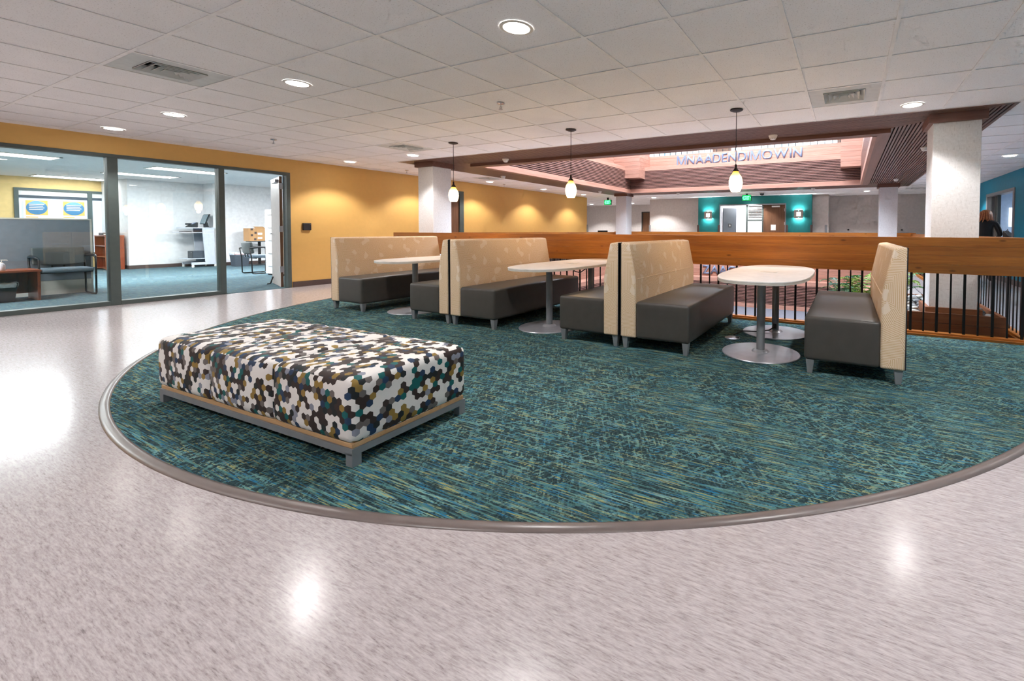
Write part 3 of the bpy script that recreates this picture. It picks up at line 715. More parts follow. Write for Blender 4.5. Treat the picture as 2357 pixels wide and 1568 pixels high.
tw = MB().box(-5.15, -4.33, TY, TY + 0.15, 0, C + 0.1).box(-1.966, -1.13, TY, TY + 0.15, 0, C + 0.1).box(-4.33, -1.966, TY, TY + 0.15, 2.06, C + 0.1)
tw.box(-5.15, -5.10, TY + 0.15, 16.65, 0, C + 0.1).box(-1.18, -1.13, TY + 0.15, 16.60, 0, C + 0.1)
struct(tw.build('wall_teal', 'teal_paint'), 'teal feature wall around the far doorway with two sconces', 'wall')
rw = MB().box(-4.45, -1.85, 18.2, 18.3, 0, C).box(-4.45, -4.35, TY + 0.15, 18.2, 0, C).box(-1.95, -1.85, TY + 0.15, 18.2, 0, C).box(-4.45, -1.85, TY + 0.15, 18.3, 2.25, C)
struct(rw.build('wall_alcove', 'white_paint'), 'bright white alcove walls beyond the teal doorway', 'wall')
area_light('alcove_lamp', (-3.3, 17.3, 2.22), 1.2, 0.8, 60, (0.95, 0.97, 1.0))
d4 = sempty('door_4', 'teal wall doorway: wooden door leaf beside a glazed sidelight', 'door')
MB().box(-4.33, -1.966, TY - 0.012, TY + 0.16, 2.02, 2.06).box(-2.0, -1.966, TY - 0.012, TY + 0.16, 0, 2.02).box(-4.33, -4.296, TY - 0.012, TY + 0.16, 0, 2.02).build('door_frame', 'leg_grey', d4)
lf = MB().box(-2.74, -2.0, TY + 0.05, TY + 0.09, 0.01, 2.015).build('door_leaf', 'door_wood', d4)
MB().box(-2.45, -2.18, TY + 0.0, TY + 0.05, 1.93, 1.98).build('door_closer', 'white_plastic', d4)
MB().box(-2.48, -2.31, TY + 0.044, TY + 0.05, 1.11, 1.31).build('paper_notice', 'poster_white', d4)
for z in (0.5, 1.3, 1.78): MB().box(-2.03, -2.005, TY + 0.03, TY + 0.05, z, z + 0.1).build('hinge', 'steel', d4)
MB().box(-3.36, -3.30, TY + 0.04, TY + 0.10, 0, 2.02).box(-2.79, -2.74, TY + 0.04, TY + 0.10, 0, 2.02).box(-3.30, -2.79, TY + 0.04, TY + 0.10, 1.44, 1.50).box(-3.30, -2.79, TY + 0.04, TY + 0.10, 0.5, 0.56).build('sidelight_frame', 'frame_green', d4)
for z0, z1 in ((1.50, 2.02), (0.56, 1.44)): MB().box(-3.30, -2.79, TY + 0.066, TY + 0.072, z0, z1).build('glass_pane', 'window_glass', d4)
for k in range(8): MB().box(-3.28, -2.80, TY + 0.10, TY + 0.108, 1.56 + k * 0.056, 1.60 + k * 0.056).build('blind_slat', 'upper_white', d4)
d5 = sempty('door_5', 'dark restroom door with a small sign inside the alcove', 'door')
d5.location = (-4.28, 16.75, 0); d5.rotation_euler = (0, 0, R_(52))
MB().box(0, 0.62, 0, 0.04, 0.01, 1.95).build('door_leaf', 'cpu_black', d5)
MB().box(0.24, 0.38, -0.006, 0, 1.22, 1.36).build('sign_plate', 'dome_black', d5)
MB().box(0.30, 0.32, -0.009, -0.006, 1.26, 1.32).build('sign_figure', 'white_plastic', d5)
for n_, (xg, yg) in enumerate(((-5.165, TY - 0.01), (-4.36, TY - 0.01), (-1.95, TY - 0.01), (-1.15, TY - 0.01), (-7.31, 16.64), (XW + 0.003, 14.735), (-0.70, 16.59))):
    lab = ['left edge of the teal wall', 'left side of the teal doorway', 'right side of the teal doorway', 'right edge of the teal wall', 'corner of the grey corridor wall', 'far end of the yellow wall', 'grey wall right of the teal wall'][n_]
    struct(MB().box(xg - 0.02, xg + 0.055, yg - 0.004, yg + 0.03, 0.1, 1.30).build('trim_corner_guard', 'leg_grey' if n_ > 3 else 'base_brown', bevel=0.003), 'protective corner guard at the ' + lab, 'corner guard')
# ---- columns
def column(nm, x0, x1, y0, y1, z0, lab):
    o = sempty(nm, lab, 'column')
    MB().box(x0, x1, y0, y1, z0, C - 0.09).build('shaft', 'linen_wallcovering', o, bevel=0.004)
    MB().box(x0 - 0.045, x1 + 0.045, y0 - 0.045, y1 + 0.045, C - 0.095, C).build('cap_trim', 'slat_red', o, bevel=0.003)
    return o
column('column_1', 0.805, 1.226, 5.77, 6.19, 0.168, 'thick pale linen-textured column rising from the planter')
column('column_2', -7.32, -6.92, 5.77, 6.19, -0.3, 'pale linen-textured column behind the left end of the railing')
column('column_3', 0.725, 1.14, 13.45, 13.87, 0.09, 'far right pale column beside the box beam')
column('column_4', -7.17, -6.77, 13.45, 13.87, 0.09, 'far left pale column beside the exit sign')
# ---- office behind the glass
OZ = 2.36
of = MB().box(-19.2, XW - 0.0, -4, 9.5, -0.3, -0.0)
struct(MB().box(-19.2, XW - 0.02, -4, 9.5, -0.3, 0.004).build('floor_office', 'office_carpet'), 'blue-teal carpet of the office', 'floor')
oc = MB().box(-19.2, XW - 0.12, -4, 9.5, OZ, OZ + 0.1)
struct(oc.build('ceiling_office', 'white_paint'), 'plain white office ceiling', 'ceiling')
ow = MB().box(-16.92, -16.8, 4.55, 6.05, 0, OZ).box(-18.6, -16.92, 4.55, 4.67, 0, OZ).box(-16.92, -16.2, 6.05, 6.17, 0, OZ).box(-16.32, -16.2, 6.17, 9.3, 0, OZ).box(-16.2, XW - 0.12, 9.3, 9.4, 0, OZ).box(-19.2, XW - 0.12, -4.1, -4, 0, OZ)
struct(ow.build('wall_office', 'white_paint'), 'white office walls', 'wall')
struct(MB().box(-16.8, -16.788, 4.55, 6.05, 0, 0.10).box(-16.2, -16.188, 6.17, 9.3, 0, 0.10).box(-18.6, -16.8, 4.538, 4.55, 0, 0.1).box(-16.788, -16.2, 6.038, 6.05, 0, 0.1).build('baseboard_office', 'base_brown'), 'dark brown base strip in the office', 'baseboard')
oy = MB().box(-18.72, -18.6, -4, 3.1, 0, OZ).box(-18.72, -18.6, 3.1, 4.67, 2.08, OZ).box(-18.72, -18.6, 3.1, 4.67, 0, 0.35)
struct(oy.build('wall_office_yellow', 'office_yellow'), 'yellow back wall of the office', 'wall')
w2 = sempty('window_2', 'inner office window with grey-green frame, roller shade and two posters', 'window')
for (y0, y1, z0, z1) in ((3.10, 4.55, 2.02, 2.08), (3.10, 4.55, 0.35, 0.41), (3.10, 3.17, 0.41, 2.02), (4.29, 4.37, 0.41, 2.02)):
    MB().box(-18.66, -18.57, y0, y1, z0, z1).build('window_frame', 'frame_green', w2)
for (y0, y1) in ((3.17, 4.29), (4.37, 4.55)):
    MB().box(-18.64, -18.63, y0, y1, 0.41, 2.02).build('window_pane', 'office_pane', w2)
    MB().box(-18.62, -18.60, y0, y1, 1.90, 2.02).build('shade_roll', 'shade_cloth', w2)
    MB().box(-18.62, -18.605, y0, y1, 1.83, 1.90).build('shade_hem', 'bin_grey', w2)
# ================================================================== THINGS
# ---- railings
def railing(name, label, axis, at, lo, hi, top, skip=None):
    """axis 0: runs along x at y = at; axis 1: runs along y at x = at"""
    o = thing(name, label, 'railing', (0, 0, 0))
    wm = 'rail_wood' if axis == 0 else 'rail_wood_y'
    def bar(w0, w1, a, b, z0, z1):
        return MB().box(a, b, at + w0, at + w1, z0, z1) if axis == 0 else MB().box(at + w0, at + w1, a, b, z0, z1)
    n = 4; h = (top - 0.657) / n
    for k in range(n):
        bar(-0.062, 0.062, lo, hi, 0.657 + k * h, 0.657 + (k + 1) * h - 0.0012).build('rail_board', wm, o)
    bar(-0.062, 0.08, lo, hi, 0.001, 0.030).build('base_board', wm, o)
    bar(-0.040, 0.045, lo, hi, 0.030, 0.048).build('base_step', wm, o)
    def bal(w):
        mm = (MB().box(-w, w, -0.0045, 0.0045, 0.048, 0.658) if axis == 0 else MB().box(-0.0045, 0.0045, -w, w, 0.048, 0.658)).mesh('baluster')
        mm.materials.append(M['black_iron']); return mm
    thick, thin = bal(0.0115), bal(0.0075)
    k = 0; p = lo + 0.04
    while p < hi - 0.03:
        b = bpy.data.objects.new('baluster', thick if k % 2 else thin); COL.objects.link(b); b.parent = o
        b.location = (p, at, 0) if axis == 0 else (at, p, 0)
        p += 0.1135; k += 1
    return o
railing('railing', 'long wooden railing with black balusters directly behind the booth seats', 0, 5.44, -7.50, 1.62, 1.022)
railing('railing', 'right-hand side railing running back past the planter', 1, 1.56, 5.53, 13.95, 1.022)
railing('railing', 'left-hand side railing running back along the yellow wall', 1, -7.46, 5.53, 13.95, 1.022)
railing('railing', 'far railing across the atrium in front of the teal wall', 0, 14.03, -7.50, 1.62, 1.045)
# ---- ottoman bench
ot = thing('ottoman_bench', 'long upholstered ottoman bench in white, brown, gold and teal hexagon fabric', 'ottoman', (-1.967, 1.198, 0.008), R_(1.9))
L, Wd = 1.817, 0.672
for k in range(3):
    x0 = -L - 0.004 + k * (L + 0.008) / 3; x1 = x0 + (L + 0.008) / 3
    MB().rbox(x0 - 0.004, x1 + 0.004, -0.004, Wd + 0.004, 0.100, 0.398, 0.040, bulge=(0.0, 0.014, 0.014)).build('cushion', 'hex_upholstery', ot, smooth=True, weld=True)
MB().box(-L + 0.006, -0.006, 0.006, Wd - 0.006, 0.082, 0.104).build('wood_plinth', 'birch_edge', ot, bevel=0.003)
MB().box(-L, 0, 0, 0.03, 0.052, 0.082).box(-L, 0, Wd - 0.03, Wd, 0.052, 0.082).box(-L, -L + 0.03, 0.03, Wd - 0.03, 0.052, 0.082).box(-0.03, 0, 0.03, Wd - 0.03, 0.052, 0.082).build('frame', 'leg_grey', ot)
for (a, b) in ((-L, 0), (-0.045, 0), (-L, Wd - 0.045), (-0.045, Wd - 0.045)): MB().box(a, a + 0.045, b, b + 0.045, 0, 0.062).build('leg', 'leg_grey', ot, bevel=0.002)
# ---- booth benches
BL = 1.66
def booth(label, loc, rz):
    """local: back panel at x = 0, seat front at x = 0.655, runs along y 0..BL"""
    o = thing('booth_bench', label, 'booth', loc, rz, 'booth benches by the railing')
    prof = [(0.004, 0.105), (0.155, 0.105), (0.155, 0.63), (0.090, 0.952), (0.004, 0.962)]
    bk = MB().prism(prof, 0, BL, 1)
    b = bk.build('backrest', 'line_fabric', o, bevel=0.016)
    MB().box(-0.001, 0.006, 0.006, BL - 0.006, 0.112, 0.957).build('back_panel', 'dark_back', o)
    MB().tube([(0.1555, 0.012, 0.632), (0.1555, BL - 0.012, 0.632)], 0.0022, 6).build('back_seam', 'line_fabric', o)
    MB().rbox(0.152, 0.655, 0.004, BL - 0.004, 0.105, 0.432, 0.026, bulge=(0.0, 0.0, 0.010)).build('seat', 'seat_vinyl', o, smooth=True, weld=True)
    MB().tube([(0.17, 0.018, 0.4255), (0.632, 0.018, 0.4255), (0.642, 0.03, 0.4255), (0.642, BL - 0.03, 0.4255), (0.632, BL - 0.018, 0.4255), (0.17, BL - 0.018, 0.4255)], 0.002, 6).build('seat_piping', 'dark_back', o)
    for x in (0.012, 0.585):
        for y in (0.014, BL - 0.074):
            mb = MB(); i = 0
            s0, s1 = 0.058, 0.036; cx, cy = x + 0.029, y + 0.03
            v = [(cx - s1 / 2, cy - s1 / 2, 0), (cx + s1 / 2, cy - s1 / 2, 0), (cx + s1 / 2, cy + s1 / 2, 0), (cx - s1 / 2, cy + s1 / 2, 0),
                 (cx - s0 / 2, cy - s0 / 2, 0.107), (cx + s0 / 2, cy - s0 / 2, 0.107), (cx + s0 / 2, cy + s0 / 2, 0.107), (cx - s0 / 2, cy + s0 / 2, 0.107)]
            mb.v = v; mb.f = [(0, 3, 2, 1), (4, 5, 6, 7), (0, 1, 5, 4), (1, 2, 6, 5), (2, 3, 7, 6), (3, 0, 4, 7)]
            mb.build('leg', 'leg_grey', o, bevel=0.003)
    MB().lathe([(0.014, 0), (0.014, 0.015), (0.008, 0.02), (0.008, 0.107)], 0.56, BL / 2, 0, 12).build('center_glide', 'black_plastic', o)
    return o
YB = 3.545; FZ = 0.008
booth('leftmost tan patterned booth bench with grey seat, nearest the yellow wall', (-6.232, YB, FZ), 0)
booth('tan booth bench facing left, backing onto the bench beside the middle table', (-4.021, YB + BL, FZ), PI)
booth('tan booth bench facing right toward the middle table, its back against another bench', (-4.001, YB, FZ), 0)
booth('tan booth bench facing left toward the middle table', (-1.863, YB + BL, FZ), PI)
booth('tan booth bench facing right toward the table nearest the viewer', (-1.843, YB, FZ), 0)
booth('rightmost single tan booth bench facing left, with open floor behind it', (0.371, YB + BL, FZ), PI)
# ---- tables
def supell(a, b, n, k=64):
    pts = []
    for i in range(k):
        t = 2 * PI * i / k; c_, s_ = math.cos(t), math.sin(t)
        pts.append((a * math.copysign(abs(c_) ** (2 / n), c_), b * math.copysign(abs(s_) ** (2 / n), s_)))
    return pts
def table(label, x, y):
    o = thing('pedestal_table', label, 'table', (x, y, FZ), 0, 'white pedestal tables between the booths')
    MB().prism(supell(0.388, 0.915, 2.9), 0.648, 0.667).build('table_edge', 'table_edge', o, smooth='auto')
    MB().prism(supell(0.390, 0.917, 2.9), 0.667, 0.677).build('tabletop', 'table_white', o, smooth='auto', bevel=0.002)
    for s in (-1, 1):
        cy = 0.437 * s
        MB().lathe([(0.328, 0), (0.330, 0.004), (0.326, 0.009), (0.10, 0.013), (0.075, 0.015), (0.060, 0.030), (0.045, 0.034)], 0, cy, 0, 56).build('base_disc', 'steel', o, smooth='auto')
        MB().lathe([(0.035, 0.03), (0.035, 0.649)], 0, cy, 0, 28).build('column', 'leg_grey', o, smooth='auto')
        MB().box(-0.2, 0.2, cy - 0.03, cy + 0.03, 0.636, 0.648).build('top_bracket', 'black_iron', o)
    pw = MB().box(-0.075, 0.075, -0.055, 0.055, 0.677, 0.680).build('power_grommet', 'white_plastic', o, bevel=0.001)
    return o
t3 = table('white rounded pedestal table nearest the viewer, beside the rightmost booth bench', -0.672, 4.402)
t2 = table('white rounded pedestal table in the middle of the three', -2.940, 4.402)
t1 = table('white rounded pedestal table between the two leftmost benches', -5.105, 4.402)
MB().tube([(0.0, 0.40, 0.07), (-0.05, 0.36, 0.035), (-0.16, 0.30, 0.022), (-0.30, 0.22, 0.03), (-0.36, 0.10, 0.008)], 0.006).build('power_cord', 'black_plastic', t3, smooth=True)
MB().box(-0.018, 0.018, 0.392, 0.404, 0.05, 0.10).build('cord_box', 'black_plastic', t3)
MB().tube([(-0.02, 0.42, 0.636), (-0.02, 0.34, 0.58), (-0.02, 0.22, 0.545), (-0.02, 0.10, 0.57), (-0.02, 0.03, 0.64)], 0.006).build('power_cord', 'black_plastic', t2, smooth=True)
MB().tube([(-0.02, 0.42, 0.636), (-0.02, 0.34, 0.59), (-0.02, 0.22, 0.56), (-0.02, 0.10, 0.58), (-0.02, 0.03, 0.64)], 0.006).build('power_cord', 'black_plastic', t1, smooth=True)
fb = thing('floor_outlet', 'round steel floor outlet cover under the table nearest the viewer', 'outlet', (-1.02, 4.40, FZ))
MB().lathe([(0.075, 0), (0.075, 0.004), (0.06, 0.009), (0.0001, 0.010)], 0, 0, 0, 32).build('cover', 'steel', fb, smooth='auto')
MB().lathe([(0.02, 0.008), (0.02, 0.016), (0.01, 0.02)], 0.05, 0, 0, 12).build('plug', 'black_plastic', fb)
# ---- pendant lamps
def pendant(label, x, y):
    o = thing('pendant_lamp', label, 'pendant lamp', (x, y, 0), 0, 'amber pendant lamps over the tables')
    MB().lathe([(0.02, C - 0.024), (0.045, C - 0.018), (0.066, C - 0.008), (0.066, C - 0.001)], 0, 0, 0, 32).build('canopy', 'bronze', o, smooth='auto')
    MB().tube([(0, 0, 1.76), (0, 0, C - 0.02)], 0.0035, 8).build('cord', 'black_plastic', o)
    MB().lathe([(0.034, 1.700), (0.030, 1.712), (0.018, 1.728), (0.011, 1.742), (0.011, 1.768), (0.006, 1.775)], 0, 0, 0, 24).build('socket_cap', 'bronze', o, smooth='auto')
    pr = []
    for k in range(15):
        u = k / 14; pr.append((0.046 + 0.024 * math.sin(PI * min(1, u * 1.12) ** 0.9) - 0.020 * max(0, u - 0.72) / 0.28, u * 0.215))
    sh = MB(); n = 28
    for r, z in pr:
        for k in range(n): sh.v.append((r * math.cos(2 * PI * k / n), r * math.sin(2 * PI * k / n), z))
    for j in range(len(pr) - 1):
        for k in range(n):
            a, b = j * n + k, j * n + (k + 1) % n; sh.f.append((a, b, b + n, a + n))
    sh.build('glass_shade', 'amber_glass', o, smooth=True, loc=(0, 0, 1.490))
    l = bpy.data.lights.new('pendant_bulb', 'POINT'); l.energy = P_PEND; l.color = (1.0, 0.70, 0.40); l.shadow_soft_size = 0.03
    lo = bpy.data.objects.new('pendant_bulb', l); COL.objects.link(lo); lo.parent = o; lo.location = (0, 0, 1.455)
    return o
pendant('amber glass pendant lamp above the leftmost table', -5.185, 4.68)
pendant('amber glass pendant lamp above the middle table', -3.150, 4.70)
pendant('amber glass pendant lamp above the table nearest the viewer', -1.068, 4.67)
# ---- recessed downlights
def downlight(label, x, y, watts=None, half=60, group='recessed ceiling downlights'):
    o = thing('downlight', label, 'downlight', (x, y, C), 0, group)
    mb = MB().lathe([(0.100, 0.004), (0.104, 0.0), (0.092, -0.004), (0.082, -0.003)], 0, 0, 0, 36); mb.f.pop(); mb.f.pop()
    mb.build('trim_ring', 'white_plastic', o, smooth='auto')
    MB().lathe([(0.082, -0.001), (0.082, 0.003)], 0, 0, 0, 36).build('lens', 'lens_glow', o)
    spot('downlight_beam', o, (0, 0, -0.012), watts or P_DOWN, half)
    return o
DL = [(-1.887, 2.206, 'large round downlight near the top of the picture, nearest the viewer'), (-4.325, 2.206, 'round downlight beyond the big ceiling vent, second nearest the viewer'),
      (-6.764, 2.206, 'round downlight third in the row toward the office glass'), (-8.44, 2.18, 'round downlight closest to the office glass front'),
      (-8.44, 5.18, 'round downlight above the yellow wall beside the office door'), (-6.70, 5.18, 'round downlight in front of the left column'),
      (0.552, 5.25, 'round downlight next to the right-hand ceiling vent and column'), (2.38, 9.40, 'round downlight over the right-hand passage beyond the column'),
      (-8.50, 8.87, 'round downlight behind the left column along the yellow wall'), (-8.50, 11.17, 'round downlight halfway along the far yellow wall'),
      (-8.47, 13.45, 'round downlight at the far end of the yellow wall'), (-8.47, 7.00, 'round downlight hidden behind the left column'),
      (0.50, 15.70, 'small far downlight right of the teal wall'), (-6.72, 15.70, 'small far downlight in front of the grey wall'),
      (-9.0, 18.5, 'tiny far downlight down the corridor by its wooden door'), (-11.2, 18.5, 'tiny far downlight at the left end of the corridor'),
      (-3.15, 15.95, 'small far downlight above the teal doorway'), (2.38, 13.6, 'round downlight in the far right passage by the service window')]
for x, y, lab in DL: downlight(lab, x, y, P_DOWN * (2.2 if y > 14 else 1.0))
for n_, (x, y) in enumerate([(-8.44, -0.84), (-6.764, -0.84), (-4.325, -0.84), (-1.887, -0.84), (0.552, -0.84), (2.38, -0.84), (-6.764, -3.6), (-3.1, -3.6), (0.552, -3.6), (0.552, 2.206), (2.38, 2.206), (2.38, 5.25)]):
    downlight('round downlight outside the picture, near the viewer', x, y, group='downlights out of view')
# ---- air diffusers
def diffuser(label, x, y, small=False):
    o = thing('ceiling_vent', label, 'vent', (x, y, C), 0, 'square ceiling air vents')
    h = T / 2 - 0.013; q = 0.17
    MB().box(-h, h, -h, -q, 0.004, 0.012).box(-h, h, q, h, 0.004, 0.012).box(-h, -q, -q, q, 0.004, 0.012).box(q, h, -q, q, 0.004, 0.012).build('vent_panel', 'diffuser_white', o)
    MB().box(-q, q, -q, q, 0.10, 0.104).build('vent_throat', 'gap_black', o)
    for k, (a, b) in enumerate(((0.17, 0.135), (0.128, 0.093), (0.086, 0.05), (0.044, 0.010))):
        mb = MB(); z0, z1 = -0.006, 0.040
        o4 = [(-1, -1), (1, -1), (1, 1), (-1, 1)]
        mb.v = [(sx * a, sy * a, z0) for sx, sy in o4] + [(sx * b, sy * b, z1) for sx, sy in o4] + [(sx * (a + 0.002), sy * (a + 0.002), z0 + 0.003) for sx, sy in o4] + [(sx * (b + 0.002), sy * (b + 0.002), z1 + 0.003) for sx, sy in o4]
        for s in range(4):
            n_ = (s + 1) % 4; mb.f += [(s, n_, 4 + n_, 4 + s), (8 + s, 12 + s, 12 + n_, 8 + n_), (s, 8 + s, 8 + n_, n_)]
        mb.build('louver', 'diffuser_white', o)
    return o
for (x, y), lab in zip(VENTS, ('large square air vent in the ceiling at upper left', 'square air vent near the right column', 'square air vent in front of the left column', 'small far air vent on the right passage ceiling', 'far air vent behind the left column')): diffuser(lab, x, y)
# ---- sprinklers and detectors
def sprinkler(label, x, y):
    o = thing('fire_sprinkler', label, 'sprinkler', (x, y, C), 0, 'ceiling fire sprinklers')
    MB().lathe([(0.012, -0.012), (0.036, -0.005), (0.038, 0.0)], 0, 0, 0, 20).build('escutcheon', 'chrome', o, smooth='auto')
    MB().tube([(0, 0, -0.01), (0, 0, -0.03), (0.012, 0, -0.042), (0.004, 0, -0.058)], 0.004, 6).tube([(0, 0, -0.03), (-0.012, 0, -0.042), (-0.004, 0, -0.058)], 0.004, 6).build('yoke', 'steel', o)
    MB().lathe([(0.018, -0.062), (0.019, -0.059), (0.004, -0.057)], 0, 0, 0, 16).build('deflector', 'steel', o)
for x, y, lab in ((-3.137, 3.43, 'fire sprinkler in the ceiling left of the middle pendant, nearest the viewer'), (-7.32, 3.42, 'fire sprinkler above the office door end of the glass'), (-8.475, 6.40, 'fire sprinkler just left of the left column'),
                  (-8.55, 9.47, 'fire sprinkler on the ceiling past the left column')): sprinkler(lab, x, y)
def smoke(label, x, y, z=C - 0.002):
    o = thing('smoke_detector', label, 'smoke detector', (x, y, z), 0, 'white smoke detectors on the wood soffit')
    MB().lathe([(0.050, -0.020), (0.056, -0.014), (0.056, 0.0)], 0, 0, 0, 28).build('base', 'white_plastic', o, smooth='auto')
    MB().lathe([(0.022, -0.058), (0.034, -0.054), (0.046, -0.036), (0.050, -0.020)], 0, 0, 0, 28).build('body', 'white_plastic', o, smooth='auto')
    for k in range(8):
        a = 2 * PI * k / 8; MB().box(-0.006, 0.006, 0.0385, 0.0405, -0.048, -0.040).build('vent_slot', 'black_plastic', o).rotation_euler = (0, 0, a)
for x, y, lab in ((-0.911, 6.10, 'smoke detector on the front soffit right of the nearest pendant'), (-5.49, 6.12, 'smoke detector on the front soffit beside the middle pendant'), (-7.30, 8.05, 'smoke detector on the left soffit behind the left column'),
                  (1.0, 12.35, 'smoke detector on the right soffit above the far right column'), (1.0, 7.9, 'smoke detector on the right soffit half hidden by the near column'), (-7.25, 12.5, 'smoke detector on the left soffit near the exit sign'), (-5.15, 14.1, 'smoke detector on the far soffit left of the far doorway'), (-0.95, 14.1, 'smoke detector on the far soffit right of the far doorway')): smoke(lab, x, y)
# ---- lettering
sg = thing('wall_lettering', 'raised silver letters MNAADENDIMOWIN on the upper wood wall', 'sign', (0, 0, 0))
letters('MNAADENDIMOWIN', 0.285, 3.71, sg, -4.90, 13.298, 3.155)
s2 = thing('wall_lettering', 'raised silver letters ZAAG on the lower wood wall, seen under the railing', 'sign', (0, 0, 0))
letters('ZAAG', 0.262, 1.02, s2, -4.037, 13.298, -0.243)
# ---- exit signs, dome camera, card reader, sconces
def exit_sign(label, x, y, zc):
    o = thing('exit_sign', label, 'exit sign', (x, y, 0), R_(-2), 'green exit signs')
    MB().box(-0.155, 0.155, 0.0, 0.045, zc - 0.10, zc + 0.10).build('housing', 'gap_black', o, bevel=0.004)
    MB().box(-0.148, 0.148, -0.004, 0.0, zc - 0.093, zc + 0.093).build('face_plate', 'exit_plate', o)
    MB().box(-0.03, 0.03, 0.0, 0.04, zc + 0.10, C).build('mount', 'gap_black', o)
    letters('EXIT', 0.125, 0.20, o, -0.10, -0.004, zc - 0.0625, 'exit_green', 0.003)
    for s in (-1, 1): MB().prism([(s * 0.142, zc), (s * 0.122, zc + 0.022), (s * 0.122, zc - 0.022)], -0.007, -0.004, 1).build('arrow', 'exit_green', o)
exit_sign('green EXIT sign hanging above the teal doorway', -3.10, 15.2, 2.20)
exit_sign('green EXIT sign hanging near the far left column', -8.33, 14.95, 2.16)
dm = thing('dome_camera', 'black dome security camera on the far ceiling near the EXIT sign', 'camera', (-2.546, 14.9, C))
MB().lathe([(0.075, -0.035), (0.082, -0.02), (0.085, 0)], 0, 0, 0, 28).build('mount', 'white_plastic', dm, smooth='auto')
MB().lathe([(0.005, -0.105), (0.04, -0.096), (0.062, -0.07), (0.07, -0.035)], 0, 0, 0, 28).build('dome', 'dome_black', dm, smooth='auto')
cr = thing('card_reader', 'small black card reader box on the yellow wall beside the office door', 'card reader', (XW, 4.775, 1.12))
MB().box(0, 0.035, -0.07, 0.07, -0.065, 0.065).build('housing', 'black_plastic', cr, bevel=0.006)
MB().box(0.035, 0.037, 0.045, 0.055, 0.035, 0.045).build('indicator', 'steel', cr)
def sconce(label, x):
    o = thing('wall_sconce', label, 'wall lamp', (x, TY, 1.67), 0, 'square wall sconces on the teal wall')
    MB().box(-0.05, 0.05, -0.07, 0, -0.05, 0.05).build('backbox', 'bronze', o)
    for sx in (0, 1):
        for sz in (0, 1): MB().box(-0.15 + sx * 0.153, -0.003 + sx * 0.153, -0.085, -0.070, -0.14 + sz * 0.143, -0.003 + sz * 0.143).build('plate', 'door_grey', o)
    MB().box(-0.068, 0.068, -0.092, -0.085, -0.066, 0.066).build('glass_insert', 'sconce_glow', o)
    for s in (1, -1):
        area = bpy.data.lights.new('sconce_glow_lamp', 'AREA'); area.size = 0.22; area.shape = 'RECTANGLE'; area.size_y = 0.03; area.energy = 5.0; area.color = (0.95, 0.97, 1.0)
        lo = bpy.data.objects.new('sconce_glow_lamp', area); COL.objects.link(lo); lo.parent = o; lo.location = (0, -0.045, 0.10 * s); lo.rotation_euler = (PI if s > 0 else 0, 0, 0)
sconce('square wall sconce on the left of the far teal wall', -4.745)
sconce('square wall sconce on the right of the far teal wall', -1.545)
# ---- planter with ferns and river stones
def planter(label, px0, px1, py0, py1):
    pl = thing('planter_box', label, 'planter', (0, 0, 0))
    for k, (z0, z1) in enumerate(((-0.308, -0.115), (-0.11, 0.0), (0.004, 0.108), (0.112, 0.215))):
        MB().box(px0, px1, py0, py0 + 0.04, z0, z1).build('plank', 'planter_wood', pl)
        MB().box(px0, px1, py1 - 0.04, py1, z0, z1).build('plank', 'planter_wood', pl)
        MB().box(px0, px0 + 0.04, py0 + 0.04, py1 - 0.04, z0, z1).build('plank', 'planter_wood', pl)
        MB().box(px1 - 0.04, px1, py0 + 0.04, py1 - 0.04, z0, z1).build('plank', 'planter_wood', pl)
    MB().box(px0 + 0.04, px1 - 0.04, py0 + 0.04, py1 - 0.04, 0.0, 0.165).build('soil', 'soil', pl)
    return pl
PB = [(0.30, 1.44, 5.64, 7.25), (-0.22, 0.292, 5.64, 6.46)]
pl = planter('large low wooden planter box around the right column', *PB[0])
planter('smaller wooden planter box left of the column planter, behind the rightmost bench', *PB[1])
MB().box(0.765, 1.266, 5.73, 5.77, 0.165, 0.262).box(0.765, 1.266, 6.19, 6.23, 0.165, 0.262).box(0.765, 0.805, 5.77, 6.19, 0.165, 0.262).box(1.226, 1.266, 5.77, 6.19, 0.165, 0.262).build('column_plinth', 'planter_wood', pl)
random.seed(3)
peb = []
for k in range(4):
    bm = bmesh.new(); bmesh.ops.create_icosphere(bm, subdivisions=2, radius=1.0)
    for v in bm.verts: v.co *= 1 + 0.12 * math.sin(v.co.x * 3 + k) * math.cos(v.co.y * 2 + k * 2)
    me = bpy.data.meshes.new('river_stone'); bm.to_mesh(me); bm.free()
    for p in me.polygons: p.use_smooth = True
    me.materials.append(M[('pebble_grey', 'pebble_dark', 'pebble_pale', 'pebble_grey')[k]]); peb.append(me)
placed = []
for tries in range(1400):
    r = random.uniform(0.028, 0.055); q_ = PB[0] if tries % 4 else PB[1]; x, y = random.uniform(q_[0] + 0.09, q_[1] - 0.09), random.uniform(q_[2] + 0.09, q_[3] - 0.09)
    if 0.72 < x < 1.32 and 5.69 < y < 6.27: continue
    if any((x - a) ** 2 + (y - b) ** 2 < ((r + q) * 0.93) ** 2 for a, b, q in placed): continue
    placed.append((x, y, r))
for x, y, r in placed[:230]:
    o = bpy.data.objects.new('river_stone', random.choice(peb)); COL.objects.link(o)
    o.scale = (r * random.uniform(0.9, 1.2), r * random.uniform(0.8, 1.0), r * random.uniform(0.5, 0.7)); o.location = (x, y, 0.165 + o.scale[2] * 0.8); o.rotation_euler = (random.uniform(-.2, .2), random.uniform(-.2, .2), random.uniform(0, 6.28))
    tag(o, 'smooth grey river stone lying in the planter box', 'stone', 'river stones in the planter')
